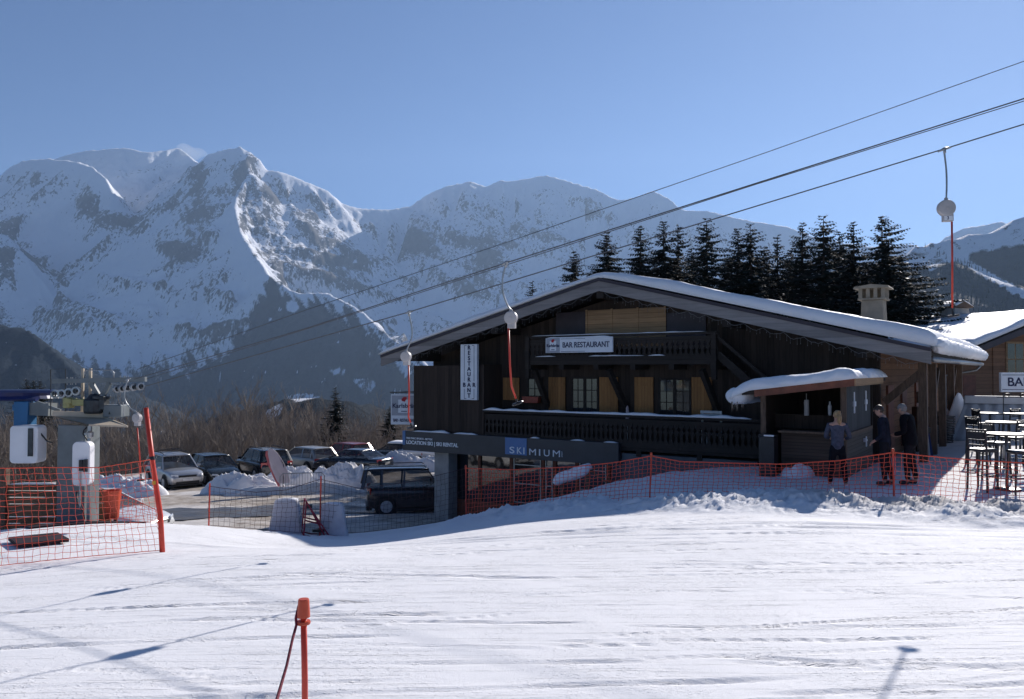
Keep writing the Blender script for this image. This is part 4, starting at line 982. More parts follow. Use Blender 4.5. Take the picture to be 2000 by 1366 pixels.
mb = MB(); mb.b2(S(165,900,-.4).x-.012, S(165,900,-.4).x+.012, -.55, -.523, S(165,990,-.4).z, S(165,918,-.4).z); mb.b2(S(175,900,-.3).x-.03, S(175,900,-.3).x+.03, -.33, -.28, gb-.1, S(175,832,-.3).z); mb.build('cable_duct', M['grey_metal'], o)
mb = MB(); mb.tube([S(173, 832, -.3), S(164, 840, -.3), S(162, 848, -.3), S(168, 856, -.3), S(172, 862, -.3)], .013, 6); mb.tube([S(150, 960, -.35), S(152, 985, -.35), S(163, 1000, -.35), S(165, 1015, -.35)], .012, 6); mb.build('hose', M['black_metal'], o, smooth=True)
mb = MB(); q0 = S(179, 845, -.35); mb.lathe([(.03, 0), (.055, .02), (.06, .10), (.03, .13)], (q0.x, q0.y-.05, q0.z-.1), 10); mb.bar(S(165, 848, -.3), S(178, 848, -.3), .03, .03); mb.build('lamp', M['grey_metal'], o)

# things around the station
def on_px(px, Y, z=None): g_ = on_ground(px, Y); return g_
for (px, py, hw, hd, lb) in ((75, 1062, .34, .36, 'dark square rubber mat lying alone on the snow inside the left net'), (165, 1022, .95, .42, 'dark rubber mat on the snow at the foot of the lift station')):
    p = hit_ground(px, py); m = MB()
    N_ = 8
    for j in range(N_+1):
        for i in range(N_+1):
            a, b = (i/N_*2-1)*hw, (j/N_*2-1)*hd; ca = math.cos(R(42)); sa = math.sin(R(42)); x, y = p.x+a*ca-b*sa, p.y+a*sa+b*ca; m.v.append((x, y, gz(x, y)+.03))
    for j in range(N_):
        for i in range(N_): m.f.append([j*(N_+1)+i, j*(N_+1)+i+1, (j+1)*(N_+1)+i+1, (j+1)*(N_+1)+i]); m.m.append(0)
    ob = m.build('rubber_mat', M['mat']); md = ob.modifiers.new('solid', 'SOLIDIFY'); md.thickness = .05; tag(ob, lb, 'mat', None)
# wooden fence panel
fx0, fx1 = P(8, 960, 15.6).x, P(120, 960, 15.6).x; fy = 15.6; gg = gz(fx0, fy)
o = thing('wooden_fence', 'low brown wooden slat fence panel between two posts left of the lift station', 'fence', ((fx0+fx1)/2, fy, gg), 0)
zt_ = P(60, 915, fy).z-gg
for x in (fx0-(fx0+fx1)/2, fx1-(fx0+fx1)/2):
    mb = MB(); mb.b2(x-.07, x+.07, -.07, .07, -.3, zt_); mb.build('post', M['wood_post'], o, bevel=.008)
hw_ = (fx1-fx0)/2-.071
zs = [P(60, q_, fy).z-gg for q_ in (952, 965, 978, 991, 1003, 1016, 1029)]
for z in zs:
    mb = MB(); mb.b2(-hw_, hw_, -.02, .02, z-.055, z+.055); mb.build('slat', M['wood_slat'], o)
ridge_snow('snow_ridge', o, -hw_, hw_, 0, zs[0]+.056, .05, .03, 4)
# orange drum on a stake
p = on_ground(222, 15.0); o = thing('orange_bin', 'orange tapered plastic bin held on a stake beside the lift station', 'bin', p)
zt_ = P(222, 958, 15).z-p.z; zb_ = P(222, 1012, 15).z-p.z
mb = MB(); mb.lathe([(.0, zb_), (.125, zb_), (.16, zt_-.02), (.168, zt_), (.15, zt_), (.11, zb_+.02)], n=20); mb.build('bin', M['orange_plastic'], o, smooth=False)
mb = MB(); mb.b2(-.03, .03, .13, .17, -.3, zt_-.1); mb.build('stake', M['wood_post'], o)
p = on_ground(196, 15.9); o = thing('plank_board', 'brown plank panel standing in the snow behind the orange bin', 'board', p)
mb = MB(); zz = P(196, 956, 15.9).z-p.z; mb.b2(-.24, .26, -.02, .02, -.1, zz-.28); mb.b2(-.24, .26, -.025, .015, zz-.26, zz); mb.build('planks', M['wood_slat'], o)
for x in (-.2, .22):
    mb = MB(); mb.b2(x-.03, x+.03, .021, .06, -.3, zz); mb.build('post', M['wood_post'], o)
# tall leaning red pole
p = hit_ground(319, 1078); tp = P(285, 797, p.y+.25)-p
o = thing('slalom_pole', 'tall thick orange-red pole leaning left at the corner of the left net', 'pole', p)
mb = MB(); mb.tube([Vector((0,0,-.2)), tp*.25+Vector((.02,0,0)), tp*.6, tp], [.038, .038, .036, .034], 12); mb.build('shaft', M['red_pole'], o, smooth=True)
for f, mt in ((.46, M['orange_plastic']), (.63, M['black_metal'])):
    mb = MB(); mb.tube([tp*f, tp*(f+.025)], .041, 12); mb.build('clamp', mt if f > .5 else pm('yellow_tape', (.6, .42, .04), .5), o)
PC = p
# near marker post with cap and rope
o_y = 3.9; b0 = on_ground(601, o_y); o = thing('marker_post', 'thin red plastic marker post with a tapered cap in the near foreground', 'marker post', b0)
zt_ = P(596, 1170, o_y).z-b0.z; U = o_y/F
mb = MB(); mb.tube([(0, 0, -.2), (-.004, 0, .4), (-.012, 0, zt_-.07)], .0150, 14); mb.build('shaft', M['red_pole'], o, smooth=True)
mb = MB(); mb.lathe([(.0, zt_-.088), (.031, zt_-.088), (.0315, zt_-.08), (.0265, zt_-.006), (.024, zt_), (.0, zt_+.001)], (-.012, 0, 0), 24); mb.build('cap', M['orange_plastic'], o)
mb = MB(); mb.lathe([(.015, zt_-.124), (.032, zt_-.122), (.034, zt_-.115), (.032, zt_-.106), (.015, zt_-.104)], (-.012, 0, 0), 24); mb.build('collar', M['orange_plastic'], o)
rp = [b0 + Vector((-.04, .012, zt_-.035)), b0 + Vector((-.047, -.01, zt_-.09)), b0 + Vector((-.041, -.02, zt_-.118)), P(571, 1250, o_y-.12), P(560, 1300, o_y-.2), P(541, 1366, o_y-.36), P(505, 1470, o_y-.7), P(420, 1640, o_y-1.3)]
mb = MB(); mb.tube(rp, [.006, .007, .007, .007, .007, .008, .008, .008], 8); ob = mb.build('rope', M['rope'], smooth=True); tag(ob, 'dark red rope tied to the near marker post and running down out of the picture', 'rope')
# ------------------------------------------------------------------ orange safety nets
def net(o, origin, tops, bots, cell, rows, r, seed, part='net', mt='net'):
    """knotted net hung between matching top and bottom polylines (world points)"""
    rnd = random.Random(seed); O = Vector(origin)
    def resample(ps, n):
        L = [0]
        for a, b in zip(ps[:-1], ps[1:]): L.append(L[-1] + (Vector(b)-Vector(a)).length)
        out = []
        for k in range(n+1):
            s = L[-1]*k/n; i = min(max(j for j in range(len(L)) if L[j] <= s+1e-9), len(L)-2)
            t = (s-L[i])/(L[i+1]-L[i]); out.append(Vector(ps[i]).lerp(Vector(ps[i+1]), t))
        return out, L[-1]
    _, length = resample(tops, 4); n = max(4, int(length/cell)); T, _ = resample(tops, n); B, _ = resample(bots, n)
    g = []
    for i in range(n+1):
        col = []; ph = rnd.uniform(-.3, .3)
        for j in range(rows+1):
            f = j/rows; p = T[i].lerp(B[i], f)
            w_ = cell*.16*(1 if 0 < j < rows else .2)
            col.append(p - O + Vector((rnd.uniform(-1, 1)*w_ + math.sin(f*5+ph)*cell*.10, .05*math.sin(f*3.1)*math.sin(i*.21+seed)+rnd.uniform(-.01, .01), rnd.uniform(-1, 1)*w_*.8)))
        g.append(col)
    mb = MB()
    for i in range(n+1):
        mb.tube(g[i], r, 3, caps=False)
    for j in range(1, rows):
        mb.tube([g[i][j] for i in range(n+1)], r, 3, caps=False)
    mb.build(part, M[mt], o)
    mb = MB(); mb.tube([g[i][0] for i in range(n+1)], r*2.0, 5); mb.build('top_rope', M[mt], o)
    mb = MB(); mb.tube([g[i][rows] for i in range(n+1)], r*1.5, 5); mb.build('bottom_rope', M[mt], o)
M['net_shade_tint'] = pm('shade_tinted_net_cord', (.075, .035, .035), .7, .2, 12)  # same orange net, its backlit shade painted into a darker cord colour
# A: the tall net on the left, from outside the frame to the tall pole
pa = Vector((-10.4, 10.1, gz(-10.4, 10.1)))
o = thing('safety_net', 'tall orange net at the far left, running from the frame edge to the leaning pole', 'safety net', (PC.x-2.5, PC.y-.2, gz(PC.x-2.5, PC.y-.2)))
tops = [P(-160, 906, 10.0), P(0, 915, 10.55), P(120, 913, 10.8), P(190, 914, 10.95), P(293, 898, PC.y+.05)]
bots = [P(-160, 1128, 10.0), P(0, 1109, 10.55), P(120, 1099, 10.8), P(190, 1093, 10.95), P(318, 1076, PC.y+.02)]
bots = [Vector((b.x, b.y, max(b.z, gz(b.x, b.y)+.02))) for b in bots]
net(o, o.location, tops, bots, .085, 15, .0035, 4)
# a second net behind the station
o = thing('safety_net', 'orange net half hidden behind the lift station and the planks, ending at the low car', 'safety net', on_ground(240, 16.2))
tops = [P(120, 935, 16.4), P(200, 955, 16.3), P(262, 975, 16.2), P(312, 1000, 16.0)]; bots = [Vector((t_.x, t_.y, gz(t_.x, t_.y)+.03)) for t_ in tops]
net(o, o.location, tops, bots, .10, 7, .004, 8)
mb = MB(); mb.tube([tops[0]-o.location+Vector((0,0,-.6)), tops[0]-o.location+Vector((0,0,.15))], .02, 8); mb.build('post', M['red_pole'], o)
# B: the long net in front of the road, the shop and the terrace
def fp(px, top, Y, bot=None):
    t_ = P(px, top, Y); b = Vector((t_.x, Y, gz(t_.x, Y)+.03 + .02)); return t_, b
F1 = [fp(408, 950, 16.4), fp(500, 962, 16.8), fp(560, 957, 17.1), fp(625, 936, 17.3), fp(700, 954, 17.8), fp(800, 942, 18.3), fp(910, 915, 18.8)]
F2 = [fp(910, 915, 18.8), fp(1000, 918, 17.9), fp(1120, 912, 17.3), fp(1200, 904, 16.95), fp(1272, 891, 16.6), fp(1330, 902, 16.35), fp(1430, 905, 15.95), fp(1530, 907, 15.6), fp(1640, 900, 15.3), fp(1744, 884, 15.0), fp(1830, 893, 14.9), fp(1920, 900, 14.6), fp(2010, 905, 14.3), fp(2120, 906, 14.0), fp(2250, 890, 13.7)]
o = thing('safety_net', 'low shade-tinted net hung on thin red posts along the road edge before the cars', 'safety net', F1[0][1])
net(o, o.location, [a for a, b in F1], [b for a, b in F1], .105, 9, .0034, 12, mt='net_shade_tint')
for k in (0, 3):
    a, b = F1[k]; mb = MB(); mb.tube([b-o.location+Vector((0,0,-.3)), a-o.location+Vector((.02,0,.06))], .016, 8); mb.build('post', M['red_pole'], o)
o = thing('safety_net', 'long bright orange-red net fence in front of the shop, the drinks hut and the terrace', 'safety net', F2[4][1])
net(o, o.location, [a for a, b in F2], [b for a, b in F2], .098, 11, .0054, 21)
for k in (0, 4, 9, 14):
    a, b = F2[k]; mb = MB(); b_ = b-o.location; a_ = a-o.location; lean = Vector((-.05 if k == 4 else .01, 0, 0))
    mb.tube([b_+lean+Vector((0,0,-.3)), a_+Vector((0,0,.03))], .016, 8); pst = mb.build('post', M['red_pole'], o)
    mb = MB(); mb.tube([a_+Vector((0,0,-.03)), a_+Vector((0,0,.05)), a_+Vector((0,0,.075))], [.027, .027, .018], 10); mb.build('post_cap', M['orange_plastic'], pst)
# buried plank end at the right edge
p = hit_ground(1975, 994); o = thing('timber_beam', 'dark timber beam lying half buried in the snow at the right edge', 'beam', p, -R(6))
mb = MB(); mb.b2(-.25, 1.3, -.06, .06, -.05, .06); mb.build('beam', M['wood_post'], o, bevel=.008)
# ------------------------------------------------------------------ people
def skin_mesh(name, chains, mat, parent, root=0, sub=2):
    """chains: list of [(point, radius or (rx, ry)), ...]; a chain may start with the index of an existing vertex"""
    V, E, RR = [], [], []
    for ch_ in chains:
        prev = None
        for it_ in ch_:
            if isinstance(it_, int): prev = it_; continue
            V.append(it_[0]); RR.append(it_[1] if isinstance(it_[1], tuple) else (it_[1], it_[1])); i = len(V)-1
            if prev is not None: E.append((prev, i))
            prev = i
    me = bpy.data.meshes.new(name); me.from_pydata([tuple(v) for v in V], E, [])
    ob = bpy.data.objects.new(name, me); link(ob, parent)
    md = ob.modifiers.new('skin', 'SKIN'); md.use_smooth_shade = True
    if not me.skin_vertices: me.attributes  # modifier creates the layer through the object below
    bm = bmesh.new(); bm.from_mesh(me); ly = bm.verts.layers.skin.verify()
    for v, r in zip(bm.verts, RR): v[ly].radius = r; v[ly].use_root = (v.index == root)
    bm.to_mesh(me); bm.free()
    s = ob.modifiers.new('sub', 'SUBSURF'); s.levels = s.render_levels = sub
    me.materials.append(mat); return ob
M['skin'] = pm('skin', (.46, .26, .19), .55, .12, 9)
def person(label, loc, rz, H, look, top, legs, hair, shoe, pose, bulk=1.0, hairkind='short'):
    """local axes: the person faces +y; x to the person's right"""
    o = thing('person', label, 'person', loc, rz); s = H/1.75; V = lambda x, y, z: Vector((x*s, y*s, z*s))
    b = bulk; hx = .115
    lean = pose.get('lean', 0)
    LL = lambda x, y, z: V(x, y + lean*max(0, z-.95), z)
    foot = pose.get('feet', ((-.11, .0), (.11, .0)))
    legch = []
    for sx, (fx, fy) in zip((-1, 1), foot):
        legch.append([(V(sx*.09, 0, .88), .07*s), (V(sx*.10+(fx-sx*.11)*.5, .02+fy*.5, .49), .06*s), (V(fx, -.02+fy, .10), .042*s), (V(fx, .03+fy, .05), .04*s), (V(fx+sx*.02, .15+fy, .035), .032*s)])
    arms = []
    el = pose['elbow']; ha = pose['hand']
    head_c = LL(0, .035, 1.625) + V(*look[1]) if len(look) > 1 else LL(0, .035, 1.625)
    tw = look[0]; fd = Vector((math.sin(tw), math.cos(tw), 0)); rt = Vector((math.cos(tw), -math.sin(tw), 0))
    ch_ = [[(LL(0, 0, .93), (.115*s, .08*s)), (LL(0, 0, 1.10), (.11*s, .08*s)), (LL(0, .0, 1.30), (.14*s, .09*s)), (LL(0, -.01, 1.43), (.10*s, .085*s)), (LL(0, .0, 1.49), .055*s), (head_c - Vector((0,0,.075*s)), (.062*s, .07*s)), (head_c + Vector((0,0,.0)), (.074*s, .092*s)), (head_c + Vector((0,0,.065*s)), (.068*s, .082*s)), (head_c + Vector((0,0,.105*s)), .045*s)]]
    body = [c for c in ch_]
    for L_ in legch: body.append([0] + L_)
    def hand_chain(sx, idx):
        e, h = LL(*el[idx]), LL(*ha[idx]); d = (h-e).normalized(); side = Vector((sx, 0, 0)); side = (side - d*side.dot(d)).normalized(); up = d.cross(side)
        return e, h, d, side, up
    nb = sum(len([q for q in c if not isinstance(q, int)]) for c in body)
    for idx, sx in enumerate((-1, 1)):
        e, h, d, side, up = hand_chain(sx, idx)
        body.append([3, (LL(sx*.185*b, 0, 1.415), .055*s), (e, .038*s), (h - d*.02*s, .027*s), (h + d*.05*s, (.034*s, .018*s))]); nb += 4; palm = nb-1
        for k, (off, ln) in enumerate(((-.026, .062), (-.009, .074), (.009, .070), (.026, .055))):
            q = h + d*.075*s + side*off*s
            body.append([palm, (q, .0095*s), (q + d*ln*.5*s - up*.008*s, .0088*s), (q + d*ln*.85*s - up*.030*s, .0075*s)]); nb += 3
        q = h + d*.03*s - side*.035*s
        body.append([palm, (q, .0105*s), (q + d*.035*s - side*.012*s, .0095*s), (q + d*.06*s - side*.006*s, .008*s)]); nb += 3
    skin_mesh('body', body, M['skin'], o)
    # face: nose, brow shadow and ears ride on the head
    mb = MB(); n0 = head_c + fd*.088*s
    mb.add([n0+Vector((0,0,.028*s)), n0-rt*.016*s+Vector((0,0,-.022*s)), n0+rt*.016*s+Vector((0,0,-.022*s)), n0+fd*.026*s+Vector((0,0,-.016*s))], [(0,1,3),(0,3,2),(1,2,3)])
    for sx in (-1, 1): mb.lathe([(.001, -.012*s), (.026*s, -.006*s), (.024*s, .008*s), (.001, .012*s)], tuple(head_c + rt*sx*.080*s), 8, 0, 'x')
    mb.build('nose_and_ears', M['skin'], o, smooth=True)
    mb = MB(); q = head_c + fd*.086*s + Vector((0,0,-.052*s)); mb.bar(q - rt*.024*s, q + rt*.024*s, .008*s, .007*s); mb.build('mouth', pm('lips', (.30, .11, .10), .5), o)
    if pose.get('glasses'):
        mb = MB(); q = head_c + fd*.088*s + Vector((0,0,.022*s))
        for sx in (-1, 1):
            c_ = q + rt*sx*.034*s; mb.bar(c_ - rt*.026*s, c_ + rt*.026*s, .014*s, .036*s); mb.bar(c_ + rt*sx*.03*s, c_ + rt*sx*.05*s - fd*.10*s, .006*s, .009*s)
        mb.build('sunglasses', M['black_metal'], o)
    else:
        mb = MB(); q = head_c + fd*.087*s + Vector((0,0,.02*s))
        for sx in (-1, 1): mb.lathe([(.001,-.006*s), (.012*s, 0), (.001, .006*s)], tuple(q + rt*sx*.031*s), 8)
        mb.build('eyes', M['black_metal'], o, smooth=True)
    # jacket / sweater and trousers
    k = 1.16
    jk = [[(LL(0, 0, .76 if b > 1 else .82), (.165*s*b*1.04, .128*s*b*1.04)), (LL(0, 0, .95), (.163*s*b*1.03, .126*s*b*1.03)), (LL(0, 0, 1.10), (.152*s*b, .122*s*b)), (LL(0, 0, 1.30), (.172*s*b, .130*s*b)), (LL(0, -.01, 1.43), (.115*s, .10*s)), (LL(0, -.005, 1.475), .072*s)]]
    for idx, sx in enumerate((-1, 1)):
        e, h, d, side, up = hand_chain(sx, idx)
        jk.append([4, (LL(sx*.185*b, 0, 1.415), .072*s*(.6+.4*b)), (e, .054*s*(.5+.5*b)), (h - d*.035*s, .040*s*(.5+.5*b))])
    skin_mesh('jacket' if b > 1 else 'sweater', jk, top, o)
    tr_ = [[(LL(0, 0, 1.04), (.150*s*b, .113*s*b)), (V(0, 0, .87), (.148*s, .116*s))]]
    for sx, (fx, fy) in zip((-1, 1), foot):
        tr_.append([1, (V(sx*.095, 0, .82), .098*s), (V(sx*.10+(fx-sx*.11)*.5, .02+fy*.5, .49), .074*s), (V(fx, -.02+fy, .10), .056*s)])
    skin_mesh('trousers', tr_, legs, o)
    for sx, (fx, fy) in zip((-1, 1), foot):
        skin_mesh('shoe', [[(V(fx, -.05+fy, .05), .052*s), (V(fx, .05+fy, .05), .052*s), (V(fx+sx*.015, .16+fy, .04), .042*s)]], shoe, o)
    m = MB(); nu, nv = 20, 12; up = Vector((0,0,1)); hc = head_c + Vector((0,0,.018*s)) - fd*.004*s
    for a in range(nv+1):
        for c_ in range(nu):
            th_ = (a/nv)*math.pi*.62; ph = 2*math.pi*c_/nu; fr = math.cos(ph)           # +1 at the face
            th_ = th_*(1-.30*max(0, fr))
            if fr < -.2: th_ *= 1.12
            rj = 1 + .03*math.sin(c_*5.1+a*2.3)
            dd = (fd*math.cos(ph)*.100*s + rt*math.sin(ph)*.084*s)*math.sin(th_) + up*.107*s*math.cos(th_)
            m.v.append(tuple(hc + dd*rj))
    for a in range(nv):
        for c_ in range(nu): m.f.append([a*nu+c_, a*nu+(c_+1) % nu, (a+1)*nu+(c_+1) % nu, (a+1)*nu+c_]); m.m.append(0)
    if hairkind == 'bun':
        m.lathe([(.001, -.035*s), (.03*s, -.02*s), (.036*s, 0), (.03*s, .022*s), (.001, .035*s)], tuple(hc - fd*.085*s + up*.075*s), 10)
        m.tube([hc - fd*.085*s, hc - fd*.10*s - up*.08*s, hc - fd*.095*s - up*.16*s, hc - fd*.10*s - up*.24*s], [.05*s, .055*s, .045*s, .012*s], 10)
    m.build('hair', hair, o, smooth=True)
    return o
cl = lambda n, c, r=.9: pm(n, c, r, .25, 14, bump=.8, bs=22, spec=.08)
yv = math.atan2(CN.y, CN.x)
def at(px, Y): return on_ground(px, Y)
person('woman with tied blond hair and blue-grey sweater, seen from behind at the hut counter', at(1634, 16.75), -R(20), 1.62, (R(-25),), cl('blue_grey_knit', (.075, .082, .115)), cl('black_trousers', (.012, .012, .016)), pm('blond_hair', (.33, .21, .10), .5, .35, 30, stretch=(1,1,.2)), pm('white_trainers', (.62, .62, .64), .5),
       {'elbow': ((-.25, .05, 1.14), (.27, .05, 1.14)), 'hand': ((-.16, .26, 1.10), (.17, .26, 1.08)), 'feet': ((-.17, 0), (.17, .05))}, .92, 'bun')
person('man in navy jacket and sunglasses, turned left towards the hut, left of two men', at(1727, 16.9), R(58), 1.72, (R(-12), (0, .02, -.02)), cl('navy_jacket', (.016, .019, .032)), cl('dark_trousers', (.018, .018, .022)), pm('dark_brown_hair', (.035, .022, .016), .5, .3, 30), M['black_metal'],
       {'elbow': ((-.27, -.02, 1.12), (.27, -.02, 1.12)), 'hand': ((-.20, .20, .95), (.20, .20, .95)), 'feet': ((-.10, .02), (.12, -.10)), 'lean': .10, 'glasses': True}, 1.05)
person('heavier grey-haired man in a long black padded jacket, standing rightmost by the hut', at(1775, 16.9), R(48), 1.74, (R(12), (0, .03, -.03)), cl('black_padded_jacket', (.007, .007, .010)), cl('charcoal_trousers', (.014, .014, .018)), pm('short_grey_hair', (.20, .185, .175), .6, .3, 30), M['black_metal'],
       {'elbow': ((-.32, .0, 1.12), (.32, .02, 1.12)), 'hand': ((-.20, .26, 1.06), (.18, .26, 1.02)), 'feet': ((-.13, .03), (.14, -.06)), 'lean': .13}, 1.26)
# ------------------------------------------------------------------ drinks hut in front of the chalet (local axes as the chalet, origin at the front right corner)
KX, KY = 7.55, 17.95; kz = gz(KX, KY)
hut = thing('drinks_hut', 'small dark wooden drinks hut with a sloping roof under a thick roll of snow', 'hut', (KX, KY, kz), CH_RZ)
KW, KD = 1.9, 3.3
def kzp(px, py, y=0):   # local x, z of a pixel on the front plane shifted by y
    d = ray(px, py); o_ = Vector((KX, KY, 0)); k = (y + o_.dot(CN))/d.dot(CN); p = d*k; return (p-o_).dot(CD), p.z-kz
top_r = 2.12; top_l = 1.88
rz_ = lambda x: top_r + (top_r-top_l)/KW*x                 # underside of the roof
mb = MB()
mb.b2(-KW+.45, 0, .0, .08, -.2, .98); front = mb.build('counter_front', wood('brown_slatted_front', (.085, .058, .045), .075, 'z', gap=.9), hut)
mb = MB(); mb.b2(-KW+.45, .06, -.28, .14, .98, 1.03); mb.build('counter_top', M['wood_post'], hut, bevel=.006)
mb = MB(); mb.prism([(-KW, -.2), (-KW, rz_(-KW)), (0, rz_(0)), (0, -.2)], lambda a, b, d: (a, d, b), KD-.08, KD)
mb.prism([(.081, -.2), (.081, rz_(-KW)), (KD-.081, rz_(-KW)), (KD-.081, -.2)], lambda a, b, d: (d, a, b), -KW, -KW+.06)
mb.b2(-KW+.061, -.07, .9, .96, 1.0, 1.35); mb.build('wall', M['wood_dark'], hut)
sl_m = wood('grey_brown_louvre', (.10, .082, .068), .085, 'z', gap=.9)
mb = MB(); mb.b2(-.06, 0, .081, KD-.081, -.2, .93); mb.build('side_panel', sl_m, hut)
mb = MB(); mb.b2(-.03, .05, .081, KD-.3, .93, 1.01); mb.build('side_ledge', M['wood_post'], hut)
sh_m = wood('charcoal_shutter', (.062, .064, .068), .3, 'y', gap=.5)
for y0_, y1_ in ((.10, 1.55), (1.56, 3.0)):
    mb = MB(); mb.b2(-.05, .0, y0_, y1_, 1.011, rz_(0)-.02); s_ = mb.build('side_shutter', sh_m, hut)
    yc_ = (y0_+y1_)/2
    mb = MB(); mb.b2(.001, .03, yc_-.035, yc_+.035, 1.42, 1.92); mb.b2(.0011, .045, yc_-.10, yc_+.09, 1.58, 1.70); mb.build('white_latch', M['white_paint'], s_, bevel=.006)
mb = MB(); mb.b2(.051, .075, 2.0, 2.05, .55, .80); mb.b2(.051, .08, 1.95, 2.1, .68, .73); mb.b2(.001, .05, 1.98, 2.07, .66, .75); mb.build('white_latch', M['white_paint'], hut)
for x in (-KW+.05, -.05):
    mb = MB(); mb.b2(x-.06, x+.06, -.06, -.001, -.25, rz_(x)-.003); mb.build('corner_post', M['wood_post'], hut)
RX0, RX1, RY0, RY1 = -KW-.34, .26, -.42, KD+.35
mb = MB(); mb.prism([(RX0, rz_(RX0)+.001), (RX1, rz_(RX1)+.001), (RX1, rz_(RX1)+.09), (RX0, rz_(RX0)+.09)], lambda a, b, d: (a, d, b), RY0, RY1); rf = mb.build('roof', M['wood_dark_h'], hut)
mb = MB(); mb.prism([(RX0+.3, rz_(RX0+.3)-.07), (RX1, rz_(RX1)-.07), (RX1, rz_(RX1)+.10), (RX0+.3, rz_(RX0+.3)+.10)], lambda a, b, d: (a, d, b), RY0-.03, RY0-.001); mb.build('front_fascia', M['wood_red'], rf)
mb = MB(); mb.b2(RX1+.001, RX1+.03, RY0-.03, RY1-.5, rz_(RX1)-.07, rz_(RX1)+.11); mb.build('side_fascia', M['wood_pale'], rf)
zf = lambda X, Y: rz_(X) + .09 - .16*sstep(RX0+.25, RX0-.42, X)
snow_slab('roof_snow', rf, RX0-.30, RX1+.06, RY0-.10, RY1, zf, lambda X, Y: .25 + .05*noise2(X*.9, Y*.9), M['snow'], 70, 60, .30, 8)
lump_tube('snow_roll', rf, [(RX0-.20, RY0-.02+i*(RY1-RY0-.1)/50, rz_(RX0)-.03) for i in range(51)], .26, .20, M['snow_lump'], .05, 24, 6, 2, .12)
mb = MB(); rnd = random.Random(4)
for k in range(9):
    x, y = RX0-.30+rnd.random()*.2, RY0+.0+rnd.random()*.5; mb.tube([(x, y, rz_(RX0)-.16), (x, y, rz_(RX0)-.22-.10*rnd.random()), (x, y, rz_(RX0)-.30-.12*rnd.random())], [.012, .007, .001], 5)
mb.build('icicles', M['glass'], rf)
# things inside and beside the hut
for (x, y, z, kind) in ((-1.1, .55, 1.351, 'white cup stack on the shelf inside the dark hut, left one'), (-.55, .93, 1.351, 'pale bottle standing on the back shelf inside the hut')):
    o = thing('cup_stack' if 'cup' in kind else 'bottle', kind, 'cups' if 'cup' in kind else 'bottle', chw(0,0,0)*0 + Vector((KX, KY, kz)) + CD*x + CN*.93 + Vector((0,0,z)))
    mb = MB(); mb.lathe([(.03, 0), (.04, .03), (.045, .22), (.02, .27), (.018, .33)] if 'bot' in kind else [(.035, 0), (.05, .3)], n=12); mb.build('shell', M['white_plastic'], o)
o = thing('paper_towel_roll', 'white hanging paper roll under the roof of the drinks hut', 'paper roll', Vector((KX, KY, kz)) + CD*(-.95) + CN*.35 + Vector((0,0,1.36)))
mb = MB(); mb.lathe([(.05, 0), (.055, .01), (.055, .36), (.05, .37)], n=14); mb.tube([(0,0,.36),(0,0,.52)], .008, 5); mb.build('roll', M['concrete'], o)
p = Vector((KX, KY, 0)) + CD*(-KW+.24) + CN*(-.30); p.z = gz(p.x, p.y)
o = thing('litter_bin', 'tall black litter bin with a pale lid edge at the left of the hut counter', 'bin', p, CH_RZ)
mb = MB(); mb.b2(-.18, .18, -.18, .18, -.1, .93); mb.build('body', M['black_metal'], o, bevel=.02)
mb = MB(); mb.b2(-.19, .19, -.19, .19, .931, .97); mb.build('lid', M['black_metal'], o, bevel=.01); mb = MB(); mb.b2(-.05, .18, -.205, -.191, .93, .965); mb.build('lid_plate', M['white_plastic'], o)
# snow-laden handrail beside the shop bank
p0 = P(1098, 945, 22.0); o = thing('handrail', 'sloping wooden handrail under a thick cushion of snow on the bank by the shop', 'handrail', (p0.x, p0.y, gz(p0.x, p0.y)), CH_RZ)
gz0 = gz(p0.x, p0.y); za = p0.z-gz0
mb = MB(); mb.bar((-.2, 0, za-.05), (.95, 0, za+.42), .10, .08); mb.bar((.92, .0, za+.40), (1.6, .05, za+.0), .05, .05); mb.build('rail', M['wood_post'], o)
for x in (0, .8):
    mb = MB(); mb.b2(x-.05, x+.05, -.04, .04, -1.2, za+.02+.4*x); mb.build('post', M['wood_post'], o)
lump_tube('snow_cushion', o, [(-.25+i*1.15/30, 0, za+.08-.02+i*.44/30) for i in range(31)], .25, .17, M['snow_lump'], .06, 22, 3, 7, .3)
